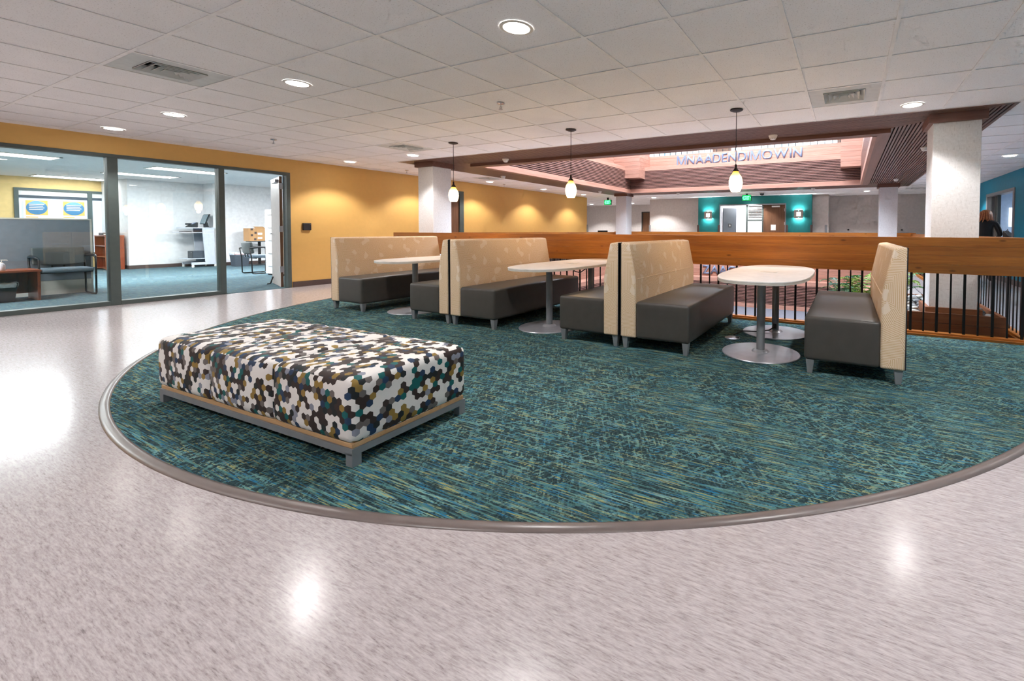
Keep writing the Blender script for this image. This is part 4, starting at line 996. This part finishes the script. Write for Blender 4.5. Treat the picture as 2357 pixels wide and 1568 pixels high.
def frond(L_, W_, lift, mat, parent, loc, rz, n=15):
    """arching stem with paired leaflets"""
    mb = MB(); path = []
    for k in range(n + 1):
        u = k / n; path.append(Vector((L_ * (u * 0.95), 0, lift * math.sin(u * 2.0) - 0.12 * L_ * u * u)))
    mb.tube([tuple(p) for p in path], [0.004 * (1 - 0.8 * k / n) + 0.0008 for k in range(n + 1)], 4)
    for k in range(2, n + 1):
        u = k / n; w = W_ * math.sin(PI * (0.12 + 0.86 * u)) ** 0.8; p = path[k]; d = (path[k] - path[k - 1]).normalized()
        for s in (-1, 1):
            side = Vector((0.35, s, 0.12)).normalized(); tip = p + side * w - Vector((0, 0, w * 0.22)); hw = L_ / n * 0.42
            a, b = p - d * hw * 0.5, p + d * hw * 0.5; m1 = p + side * w * 0.5 + d * hw * 0.75 + Vector((0, 0, 0.006)); m0 = p + side * w * 0.5 - d * hw * 0.6 + Vector((0, 0, 0.006))
            i = len(mb.v); mb.v += [tuple(a), tuple(b), tuple(m1), tuple(tip), tuple(m0)]; mb.f.append((i, i + 1, i + 2, i + 3, i + 4))
    o = mb.build('frond', mat, parent); o.location = loc; o.rotation_euler = (0, 0, rz)
    return o
def fern(label, x, y, nf, L_, mats, seed):
    random.seed(seed); o = thing('potted_fern', label, 'fern', (x, y, 0.165), 0, 'ferns in the planter')
    MB().lathe([(0.02, 0), (0.03, 0.03), (0.012, 0.07)], 0, 0, 0, 10).build('crown', 'soil', o)
    for k in range(nf):
        l = L_ * random.uniform(0.7, 1.1)
        frond(l, l * 0.20, l * random.uniform(0.45, 1.0), random.choice(mats), o, (0, 0, 0.05), 2 * PI * k / nf + random.uniform(-.25, .25))
fern('bluish green fern at the left end of the planter behind the rightmost bench', -0.04, 6.22, 13, 0.34, ['fern_blue', 'fern_green'], 1)
fern('bushy green fern in the planter, hidden partly by the rightmost bench', 0.16, 6.02, 16, 0.40, ['fern_green', 'fern_lime'], 2)
fern('bright lime green fern just left of the right column', 0.55, 6.75, 14, 0.44, ['fern_lime', 'fern_lime', 'fern_green'], 5)
# ================================================================== OFFICE
def troffer(label, x, y, k=1.0, sx=0.60, sy=1.2):
    o = thing('office_ceiling_light', label, 'ceiling light', (x, y, OZ), 0, 'flat office ceiling lights')
    MB().box(-sx / 2, sx / 2, -sy / 2, -sy / 2 + 0.03, -0.012, 0).box(-sx / 2, sx / 2, sy / 2 - 0.03, sy / 2, -0.012, 0).box(-sx / 2, -sx / 2 + 0.03, -sy / 2, sy / 2, -0.012, 0).box(sx / 2 - 0.03, sx / 2, -sy / 2, sy / 2, -0.012, 0).build('frame', 'white_plastic', o)
    MB().box(-sx / 2 + 0.03, sx / 2 - 0.03, -sy / 2 + 0.03, sy / 2 - 0.03, -0.008, -0.002).build('diffuser', 'troffer_glow', o)
    l = bpy.data.lights.new('troffer_lamp', 'AREA'); l.shape = 'RECTANGLE'; l.size = sx; l.size_y = sy; l.energy = P_TROFFER * k; l.color = (0.93, 0.97, 1.0)
    lo = bpy.data.objects.new('troffer_lamp', l); COL.objects.link(lo); lo.parent = o; lo.location = (0, 0, -0.02)
for x, y, lab in ((-13.2, 2.1, 'office ceiling light at the left edge of the picture'), (-15.3, 4.4, 'office ceiling light over the white office wall, farther one'), (-13.2, 4.5, 'office ceiling light nearest the office door'), (-17.85, 3.85, 'far office ceiling light in front of the yellow office wall'),
                  (-13.2, -0.6, 'office ceiling light out of view beyond the left glass'), (-10.5, 0.2, 'added fill light out of view just inside the left glass, brightening the partition'), (-16.5, 1.2, 'office ceiling light above the cubicle partition'), (-12.2, 7.4, 'office ceiling light behind the open door')): troffer(lab, x, y, 0.14 if x < -17 else (0.28 if x < -15 else (1.8 if y > 7 else 1.25)))  # unseen light just inside the left glass is added to brighten the partition
for j, (y0, y1) in enumerate(((3.235, 3.64), (3.83, 4.255))):
    po = thing('wall_poster', ('left' if j == 0 else 'right') + ' poster with a blue oval on orange in the inner office window', 'poster', (-18.56, 0, 0))
    MB().box(0, 0.003, y0, y1, 1.28, 1.80).build('paper', 'poster_white', po)
    MB().box(0.003, 0.005, y0 + 0.03, y1 - 0.03, 1.40, 1.77).build('orange_field', 'poster_orange', po)
    cy, cz, a, b = (y0 + y1) / 2, 1.585, (y1 - y0) / 2 - 0.035, 0.175
    el = [(cy + a * math.cos(2 * PI * k / 32), cz + b * math.sin(2 * PI * k / 32)) for k in range(32)]
    MB().prism(el, 0.005, 0.007, 0).build('blue_oval', 'poster_blue', po)
    el2 = [(cy + a * math.cos(2 * PI * k / 32), cz + b * math.sin(2 * PI * k / 32)) for k in range(3, 14)]
    MB().prism(el2, 0.007, 0.008, 0).build('oval_highlight', 'poster_sky', po)
    for k in range(4): MB().box(0.008, 0.009, cy - a * 0.72, cy + a * (0.7 - 0.12 * (k % 2)), cz + 0.075 - k * 0.042, cz + 0.092 - k * 0.042).build('text_line', 'poster_white', po)
    MB().box(0.003, 0.005, y0 + 0.03, y0 + 0.22, 1.335, 1.36).build('caption_bar', 'poster_orange', po)
pt = thing('cubicle_partition', 'grey fabric cubicle partition with pale base panel behind the office glass', 'partition', (-11.45, 0, 0.004))
MB().box(-0.03, 0.03, 0.6, 2.65, 0.225, 1.20).build('fabric_panel', 'partition_fabric', pt)
MB().box(-0.032, 0.032, 0.6, 2.65, 0.0, 0.222).build('base_panel', 'partition_trim', pt)
MB().box(-0.035, 0.035, 0.6, 2.67, 1.20, 1.222).box(-0.035, 0.035, 2.65, 2.672, 0.0, 1.20).build('edge_trim', 'partition_trim', pt)
# visitor chair: local x = forward (+x toward the glass), y = width
def visitor_chair(label, loc, rz, w=0.52, fab='chair_fabric', seat='seat_blue_grey'):
    o = thing('visitor_chair', label, 'chair', loc, rz)
    MB().rbox(-0.22, 0.24, -w / 2 + 0.02, w / 2 - 0.02, 0.385, 0.44, 0.02, bulge=(0, 0, 0.012)).build('seat', seat, o, smooth=True, weld=True)
    mb = MB().rbox(-0.285, -0.235, -w / 2 + 0.015, w / 2 - 0.015, 0.50, 0.76, 0.022, bulge=(0.012, 0, 0))
    mb.v = [(x - (z - 0.5) * 0.16 + 0.06 * (2 * y / w) ** 2, y, z - 0.03 * (1 - (2 * y / w) ** 2) * (0.76 - z) / 0.26) for x, y, z in mb.v]
    mb.build('backrest', fab, o, smooth=True, weld=True)
    for s in (-1, 1):
        y = s * w / 2
        MB().tube([(-0.30, y, 0.62), (-0.26, y, 0.40), (-0.25, y, 0.03), (-0.22, y, 0.013), (0.19, y, 0.013), (0.22, y, 0.03), (0.23, y, 0.40), (0.225, y, 0.585), (0.19, y, 0.61)], 0.0125, 8).build('side_frame', 'black_iron', o, smooth=True)
        MB().tube([(-0.285, y, 0.615), (-0.1, y + s * 0.015, 0.632), (0.1, y + s * 0.02, 0.628), (0.22, y, 0.60)], [0.016, 0.02, 0.02, 0.012], 8).build('armrest', 'black_plastic', o, smooth=True)
    MB().tube([(0.10, -w / 2, 0.375), (0.10, w / 2, 0.375)], 0.011, 8).tube([(-0.16, -w / 2, 0.375), (-0.16, w / 2, 0.375)], 0.011, 8).build('seat_support', 'black_iron', o, smooth=True)
    MB().tube([(-0.25, -0.06, 0.40), (-0.28, -0.06, 0.55)], 0.012, 8).tube([(-0.25, 0.06, 0.40), (-0.28, 0.06, 0.55)], 0.012, 8).build('back_support', 'black_plastic', o)
    return o
visitor_chair('wide black-framed visitor chair with grey back in front of the cubicle partition', (-11.10, 2.295, 0.004), 0.0, 0.56)
visitor_chair('black-framed visitor chair with pale seat beside the white filing cabinet', (-12.75, 5.62, 0.004), R_(90), 0.46)
st = thing('side_table', 'low cherry wood side table at the left edge behind the glass', 'table', (-10.95, 0, 0.004))
MB().box(-0.25, 0.28, 1.25, 2.0, 0.425, 0.455).build('tabletop', 'table_cherry', st, bevel=0.003)
MB().box(-0.24, 0.26, 1.965, 1.99, 0, 0.425).build('end_panel', 'table_cherry', st); MB().box(-0.24, 0.26, 1.26, 1.285, 0, 0.425).build('end_panel', 'table_cherry', st)
MB().box(-0.235, -0.215, 1.285, 1.965, 0.08, 0.425).build('back_panel', 'cherry_wood', st)
def bin_(label, loc, sx, sy, h, mat, liner_h=0.06, tie=False):
    o = thing('waste_bin', label, 'bin', loc)
    mb = MB(); a, b = 0.8, 1.0
    mb.v = [(-sx * a, -sy * a, 0), (sx * a, -sy * a, 0), (sx * a, sy * a, 0), (-sx * a, sy * a, 0), (-sx * b, -sy * b, h), (sx * b, -sy * b, h), (sx * b, sy * b, h), (-sx * b, sy * b, h)]
    mb.f = [(0, 3, 2, 1), (0, 1, 5, 4), (1, 2, 6, 5), (2, 3, 7, 6), (3, 0, 4, 7)]
    mb.build('body', mat, o)
    lm = MB(); n = 28; random.seed(int(sx * 1000))
    for zz, k in ((h - liner_h, 1.01), (h - liner_h * 0.4, 1.09), (h + 0.012, 1.04), (h - 0.04, 0.93)):
        for q in range(n):
            t = 2 * PI * q / n; cx_, sy_ = math.cos(t), math.sin(t); e = max(abs(cx_), abs(sy_)); j = 1 + random.uniform(-.025, .025)
            lm.v.append((sx * k * cx_ / e * j, sy * k * sy_ / e * j, zz + random.uniform(-.006, .006)))
    for r in range(3):
        for q in range(n): lm.f.append((r * n + q, r * n + (q + 1) % n, (r + 1) * n + (q + 1) % n, (r + 1) * n + q))
    lm.build('bag_liner', 'liner', o, smooth=True)
    if tie: MB().tube([(sx * 1.03, -sy, h - liner_h + 0.02), (sx * 1.03, sy, h - liner_h + 0.015)], 0.008, 6).build('bag_tie', 'red_tie', o)
bin_('black waste bin with clear liner under the cherry side table', (-10.90, 1.66, 0.004), 0.11, 0.15, 0.27, 'black_plastic')
bin_('large grey waste bin with white liner near the cardboard box', (-15.60, 6.40, 0.004), 0.15, 0.185, 0.40, 'bin_grey', 0.07, True)
sb = thing('sanitizer_bottle', 'clear pump bottle of hand sanitizer on the cherry side table', 'bottle', (-10.85, 1.685, 0.459))
MB().lathe([(0.032, 0), (0.035, 0.005), (0.035, 0.075), (0.028, 0.095), (0.012, 0.105)], 0, 0, 0, 20).build('bottle', 'clear_plastic', sb, smooth='auto')
MB().lathe([(0.013, 0.105), (0.013, 0.122), (0.004, 0.124), (0.004, 0.15)], 0, 0, 0, 12).tube([(0, -0.008, 0.15), (0, 0.045, 0.148), (0, 0.05, 0.14)], 0.006, 8).build('pump', 'white_plastic', sb)
# swivel chair seen only by its caster foot beyond the partition
tc = thing('task_chair', 'black swivel chair mostly hidden behind the cubicle partition, one caster showing', 'chair', (-11.95, 2.50, 0.004))
for k in range(5):
    a = 2 * PI * k / 5 + 0.6
    MB().tube([(0, 0, 0.10), (0.26 * math.cos(a), 0.26 * math.sin(a), 0.07)], [0.03, 0.018], 8).build('base_arm', 'black_plastic', tc, smooth=True)
    MB().lathe([(0.024, -0.02), (0.03, -0.012), (0.03, 0.012), (0.024, 0.02)], 0, 0, 0, 14).build('caster', 'black_plastic', tc, loc=(0.26 * math.cos(a), 0.26 * math.sin(a), 0.03)).rotation_euler = (PI / 2, 0, a)
MB().lathe([(0.03, 0.08), (0.025, 0.40)], 0, 0, 0, 14).build('gas_post', 'black_iron', tc)
MB().rbox(-0.23, 0.23, -0.23, 0.23, 0.40, 0.47, 0.03).build('seat', 'chair_fabric', tc, smooth=True, weld=True)
MB().rbox(-0.20, 0.20, -0.25, -0.19, 0.55, 0.95, 0.03).build('backrest', 'chair_fabric', tc, smooth=True, weld=True)
bc = thing('bookcase', 'low cherry wood bookcase with open shelves standing against the office wall', 'bookcase', (-17.28, 4.335, 0.004))
MB().box(0.355, 0.38, -0.165, 0.165, 0, 0.86).build('side_panel', 'cherry_wood', bc); MB().box(-0.38, -0.355, -0.165, 0.165, 0, 0.86).build('side_panel', 'cherry_wood', bc)
MB().box(-0.355, 0.355, 0.145, 0.165, 0, 0.86).build('back_panel', 'cherry_wood', bc); MB().box(-0.39, 0.39, -0.17, 0.17, 0.86, 0.885).build('top_panel', 'table_cherry', bc)
for z in (0.03, 0.32, 0.60): MB().box(-0.355, 0.355, -0.155, 0.145, z, z + 0.02).build('shelf', 'table_cherry', bc)
dt = thing('document_tray', 'black document tray with papers on top of the cherry bookcase', 'tray', (-17.30, 4.335, 0.891))
MB().box(-0.15, 0.15, -0.14, 0.14, 0, 0.01).box(-0.15, 0.15, -0.14, -0.13, 0, 0.06).box(-0.15, 0.15, 0.13, 0.14, 0, 0.06).box(-0.15, -0.14, -0.13, 0.13, 0, 0.06).build('tray', 'black_plastic', dt)
MB().box(-0.13, 0.13, -0.12, 0.12, 0.011, 0.035).build('paper_stack', 'poster_white', dt)
# standing computer cart
ct = thing('computer_cart', 'pale grey standing computer cart on casters against the white office wall', 'cart', (-16.35, 5.78, 0.004))
MB().box(-0.30, 0.30, -0.36, 0.28, 1.075, 1.10).build('worktop', 'cart_grey', ct, bevel=0.004)
mbp = MB().prism([(0.30, 1.075), (0.14, 0.09), (-0.16, 0.09), (-0.17, 0.14), (-0.20, 0.14), (-0.26, 1.075)], 0.22, 0.25, 1)
mbs = MB(); mbs.prism([(-0.02, 1.075), (0.235, 1.075), (0.245, 0.14), (0.03, 0.14)], 0.27, 0.295, 0).build('side_panel', 'cart_grey', ct)
MB().prism([(-0.02, 1.075), (0.235, 1.075), (0.245, 0.14), (0.03, 0.14)], -0.295, -0.27, 0).build('side_panel', 'cart_grey', ct)
MB().box(-0.27, 0.27, 0.20, 0.215, 0.15, 1.07).build('rear_panel', 'bin_grey', ct)
MB().box(-0.27, 0.27, -0.46, 0.02, 0.95, 0.97).build('keyboard_tray', 'cart_grey', ct, bevel=0.003)
MB().box(-0.27, 0.27, -0.34, 0.20, 0.23, 0.25).build('lower_shelf', 'cart_grey', ct)
for s in (-1, 1):
    MB().box(s * 0.283 - 0.02, s * 0.283 + 0.02, -0.26, 0.29, 0.07, 0.14).build('foot_rail', 'cart_grey', ct)
    for y in (-0.23, 0.25): MB().lathe([(0.022, 0), (0.03, 0.012), (0.03, 0.05), (0.02, 0.07)], s * 0.283, y, 0, 14).build('caster', 'white_plastic', ct, smooth='auto')
def on_cart(name, label, cat, z, x=0, y=0): return thing(name, label, cat, (-16.35 + x, 5.78 + y, z + 0.004))
mo = on_cart('monitor', 'flat monitor tilted on the computer cart', 'monitor', 1.10, 0.05, 0.12)
MB().prism([(-0.05, 0.09), (-0.03, 0.10), (0.07, 0.37), (0.045, 0.375)], -0.17, 0.17, 0).build('display', 'black_plastic', mo, bevel=0.004)
MB().prism([(-0.047, 0.105), (-0.048, 0.108), (0.035, 0.360), (0.038, 0.362)], -0.155, 0.155, 0).build('screen', 'screen_grey', mo).location = (0, -0.009, 0)
MB().prism([(0.0, 0.0), (0.12, 0.0), (0.12, 0.01), (0.06, 0.02), (0.02, 0.17), (-0.005, 0.16)], -0.08, 0.08, 0).build('stand', 'black_plastic', mo)
ph = on_cart('desk_phone', 'black desk phone with a blue display on the computer cart', 'phone', 1.10, 0.05, -0.16)
MB().prism([(-0.10, 0.0), (0.10, 0.0), (0.11, 0.13), (0.09, 0.145), (-0.10, 0.03)], -0.09, 0.09, 0).build('body', 'black_plastic', ph, bevel=0.005)
MB().prism([(0.0, 0.093), (-0.002, 0.098), (0.078, 0.147), (0.08, 0.142)], -0.02, 0.07, 0).build('display', 'phone_screen', ph)
MB().rbox(-0.12, -0.075, -0.10, 0.10, 0.07, 0.115, 0.015, n=3).build('handset', 'black_plastic', ph, smooth=True, weld=True)
kb = on_cart('keyboard', 'black keyboard on the pull-out tray of the computer cart', 'keyboard', 0.97, 0.02, -0.28)
MB().box(-0.20, 0.20, -0.07, 0.07, 0, 0.015).build('body', 'black_plastic', kb, bevel=0.003)
for k in range(4): MB().box(-0.19, 0.19, -0.06 + k * 0.031, -0.037 + k * 0.031, 0.015, 0.02).build('key_row', 'cpu_black', kb)
cpu = on_cart('computer_tower', 'dark computer tower on the lower shelf of the cart', 'computer', 0.25, 0.10, -0.06)
MB().box(-0.14, 0.14, -0.15, 0.15, 0, 0.20).build('case', 'bin_grey', cpu, bevel=0.004); MB().box(-0.14, 0.14, -0.165, -0.15, 0, 0.20).build('front_bezel', 'cpu_black', cpu, bevel=0.003)
MB().lathe([(0.012, 0), (0.012, 0.003)], 0, 0, 0, 12).build('power_button', 'steel', cpu, loc=(0.08, -0.166, 0.16)).rotation_euler = (PI / 2, 0, 0)
rt = thing('round_table', 'small dark round table holding the cardboard box in the office', 'table', (-15.7, 6.92, 0.004))
MB().lathe([(0.30, 0.69), (0.305, 0.70), (0.30, 0.715)], 0, 0, 0, 36).build('tabletop', 'cpu_black', rt, smooth='auto')
MB().lathe([(0.20, 0.0), (0.20, 0.012), (0.05, 0.03), (0.035, 0.05), (0.035, 0.69)], 0, 0, 0, 24).build('pedestal', 'black_iron', rt, smooth='auto')
cb = thing('cardboard_box', 'open brown cardboard box with dark prints on the round office table', 'box', (-15.7, 6.80, 0.719))
MB().box(-0.17, 0.17, -0.19, 0.19, 0, 0.37).build('carton', 'card', cb)
MB().box(0.171, 0.173, 0.01, 0.12, 0.06, 0.11).box(0.171, 0.173, 0.01, 0.12, 0.18, 0.24).build('shipping_label', 'poster_white', cb)
for (y, z) in ((-0.16, 0.31), (-0.16, 0.14), (-0.08, 0.02), (-0.07, 0.21)): MB().box(0.171, 0.173, y, y + 0.055, z, z + 0.06).build('printed_mark', 'base_brown', cb)
MB().prism([(0.17, 0.37), (0.172, 0.374), (0.06, 0.42), (0.058, 0.416)], -0.05, 0.19, 1).build('flap', 'card', cb)
fc = thing('filing_cabinet', 'tall white filing cabinet partly behind the open office door', 'cabinet', (-12.02, 5.50, 0.004))
MB().box(-0.16, 0.45, 0.0, 0.46, 0.03, 1.52).build('body', 'cabinet_white', fc, bevel=0.003); MB().box(-0.15, 0.44, 0.02, 0.45, 0, 0.03).build('plinth', 'black_plastic', fc)
for k in range(5):
    d = MB().box(-0.157, 0.447, -0.015, 0.0, 0.035 + k * 0.297, 0.325 + k * 0.297).build('drawer', 'cabinet_white', fc, bevel=0.003)
    MB().box(-0.03, 0.16, -0.03, -0.016, 0.20 + k * 0.297, 0.215 + k * 0.297).build('handle', 'steel', d)
    MB().lathe([(0.008, 0), (0.008, 0.004)], 0, 0, 0, 10).build('lock', 'black_plastic', d, loc=(-0.12, -0.0165, 0.29 + k * 0.297)).rotation_euler = (PI / 2, 0, 0)
bxx = thing('task_chair', 'black chair back just visible above the railing by the far corridor', 'chair', (-10.4, 18.2, 0), R_(20))
MB().rbox(-0.24, 0.24, -0.05, 0.02, 0.70, 1.075, 0.03).build('backrest', 'black_plastic', bxx, smooth=True, weld=True)
MB().rbox(-0.24, 0.24, 0.02, 0.48, 0.42, 0.50, 0.03).build('seat', 'black_plastic', bxx, smooth=True, weld=True)
for sx in (-0.2, 0.2):
    for yy in (0.03, 0.45): MB().tube([(sx, yy, 0), (sx, yy, 0.43)], 0.014, 8).build('leg', 'black_iron', bxx)
    MB().tube([(sx, 0.0, 0.45), (sx, -0.02, 0.72)], 0.014, 8).build('back_upright', 'black_iron', bxx)
# ================================================================== PERSON at the service window (seen from behind)
def person():
    root = thing('person', 'person with reddish shoulder-length hair and black jacket, seen from behind at the service window', 'person', (2.66, 12.02, 0), R_(-14))
    J = {'pelvis': ((0, 0, 0.86), (0.145, 0.105)), 'waist': ((0, 0.0, 1.00), (0.135, 0.10)), 'chest': ((0, 0.03, 1.16), (0.165, 0.115)), 'upper': ((0, 0.05, 1.27), (0.12, 0.09)), 'neck': ((0, 0.07, 1.345), (0.052, 0.052)),
         'skull0': ((0, 0.085, 1.41), (0.070, 0.078)), 'skull1': ((0, 0.095, 1.475), (0.078, 0.092)), 'skull2': ((0, 0.092, 1.525), (0.060, 0.07)), 'nose': ((0, 0.20, 1.43), (0.012, 0.012)), 'face': ((0, 0.15, 1.435), (0.045, 0.05))}
    E = [('pelvis', 'waist'), ('waist', 'chest'), ('chest', 'upper'), ('upper', 'neck'), ('neck', 'skull0'), ('skull0', 'skull1'), ('skull1', 'skull2'), ('skull1', 'face'), ('face', 'nose')]
    for s, t in ((-1, 'l'), (1, 'r')):
        J.update({'sh' + t: ((s * 0.175, 0.045, 1.265), (0.066, 0.066)), 'el' + t: ((s * 0.255, 0.03, 1.03), (0.050, 0.050)), 'wr' + t: ((s * 0.20, 0.23, 0.96), (0.032, 0.032)), 'pa' + t: ((s * 0.18, 0.295, 0.965), (0.036, 0.022)),
                  'hip' + t: ((s * 0.085, 0.0, 0.80), (0.088, 0.092)), 'kn' + t: ((s * 0.09, 0.02, 0.45), (0.058, 0.060)), 'an' + t: ((s * 0.095, 0.0, 0.09), (0.040, 0.044)), 'to' + t: ((s * 0.105, 0.13, 0.035), (0.040, 0.032)), 'he' + t: ((s * 0.095, -0.03, 0.038), (0.036, 0.036))})
        E += [('upper', 'sh' + t), ('sh' + t, 'el' + t), ('el' + t, 'wr' + t), ('wr' + t, 'pa' + t), ('pelvis', 'hip' + t), ('hip' + t, 'kn' + t), ('kn' + t, 'an' + t), ('an' + t, 'to' + t), ('an' + t, 'he' + t)]
        J['ear' + t] = ((s * 0.085, 0.09, 1.44), (0.014, 0.022)); E.append(('skull1', 'ear' + t))
        for q in range(4):
            a = 'f%d%s' % (q, t); off = (-0.028 + q * 0.019)
            J[a + 'a'] = ((s * (0.18 + off), 0.335, 0.965), (0.009, 0.009)); J[a + 'b'] = ((s * (0.18 + off), 0.365 + 0.006 * (q in (1, 2)), 0.955), (0.0085, 0.0085)); J[a + 'c'] = ((s * (0.18 + off), 0.385 + 0.008 * (q in (1, 2)), 0.938), (0.008, 0.008))
            E += [('pa' + t, a + 'a'), (a + 'a', a + 'b'), (a + 'b', a + 'c')]
        J['th' + t] = ((s * 0.135, 0.29, 0.958), (0.010, 0.010)); J['tt' + t] = ((s * 0.122, 0.325, 0.95), (0.009, 0.009)); E += [('pa' + t, 'th' + t), ('th' + t, 'tt' + t)]
    names = list(J); idx = {n: i for i, n in enumerate(names)}
    me = bpy.data.meshes.new('body'); me.from_pydata([J[n][0] for n in names], [(idx[a], idx[b]) for a, b in E], []); me.update()
    ob = bpy.data.objects.new('body', me); COL.objects.link(ob)
    sk = ob.modifiers.new('skin', 'SKIN'); sk.use_smooth_shade = True
    for i, n in enumerate(names): me.skin_vertices[0].data[i].radius = J[n][1]; me.skin_vertices[0].data[i].use_root = (n == 'pelvis')
    sd = ob.modifiers.new('sub', 'SUBSURF'); sd.levels = 2; sd.render_levels = 2
    bpy.context.view_layer.update()
    body = bpy.data.meshes.new_from_object(ob.evaluated_get(bpy.context.evaluated_depsgraph_get()))
    bpy.data.objects.remove(ob)
    body.materials.clear(); body.materials.append(M['jacket']); body.materials.append(M['skin'])
    for p in body.polygons:
        c = p.center; p.use_smooth = True
        p.material_index = 1 if (c.z > 1.35 or (c.y > 0.235 and c.z > 0.9 and c.z < 1.05)) else 0
    o = bpy.data.objects.new('body', body); COL.objects.link(o); o.parent = root
    for s in (-1, 1): MB().lathe([(0.002, -0.009), (0.008, -0.004), (0.009, 0.0), (0.008, 0.004), (0.002, 0.009)], 0, 0, 0, 10).build('eye', 'poster_white', root, smooth=True, loc=(s * 0.03, 0.182, 1.455))
    MB().tube([(-0.022, 0.188, 1.395), (0, 0.194, 1.393), (0.022, 0.188, 1.395)], [0.003, 0.005, 0.003], 6).build('mouth', 'red_tie', root, smooth=True)
    # hair: shell plus hanging locks
    hb = MB(); n, mrow = 22, 12
    for j in range(mrow + 1):
        u = j / mrow; z = 1.563 - u * 0.215
        r = 0.105 * math.sin(min(1.0, u * 2.3 + 0.02) * PI / 2) ** 0.7 + 0.018 * max(0, u - 0.45)
        for k in range(n + 1):
            a = R_(150) + (R_(240)) * k / n if u > 0.35 else R_(90) + R_(360) * k / n
            rr = r * (1 + 0.06 * math.sin(k * 2.4 + j * 0.7))
            hb.v.append((rr * 0.92 * math.cos(a), 0.085 + rr * 1.05 * math.sin(a), z - 0.03 * max(0, u - 0.7) * math.cos(k * 1.9)))
    for j in range(mrow):
        for k in range(n): q = j * (n + 1) + k; hb.f.append((q, q + 1, q + n + 2, q + n + 1))
    hb.build('hair', 'hair_red', root, smooth=True)
    random.seed(11)
    for k in range(34):
        a = R_(160) + R_(220) * k / 33; r0 = 0.104; x, y = r0 * math.cos(a), 0.085 + r0 * math.sin(a)
        sw = -0.05 * max(0, -math.cos(a)); e = random.uniform(-.025, .025)
        pts = [(x * 0.35, 0.085 + (y - 0.085) * 0.35, 1.558), (x * 0.85, 0.085 + (y - 0.085) * 0.85, 1.52), (x * 1.02, 0.085 + (y - 0.085) * 1.02, 1.45), (x * 1.12 + sw * 0.4, 0.085 + (y - 0.085) * 1.12, 1.37), (x * 1.2 + sw + e, 0.085 + (y - 0.085) * 1.22, 1.31 + e)]
        MB().tube(pts, [0.010, 0.014, 0.016, 0.014, 0.004], 6).build('hair_lock', 'hair_light' if k % 3 == 0 else 'hair_red', root, smooth=True)
    return root
person()
bg = thing('black_bag', 'black shoulder bag standing on the counter of the service window', 'bag', (3.05, 11.98, 0.97))
MB().prism([(-0.25, 0), (0.22, 0), (0.20, 0.14), (0.02, 0.10)], -0.05, 0.05, 0).build('body', 'black_plastic', bg, bevel=0.01)
MB().tube([(0, 0.0, 0.10), (0, 0.08, 0.17), (0, 0.16, 0.13)], 0.006, 6).build('strap', 'black_plastic', bg)
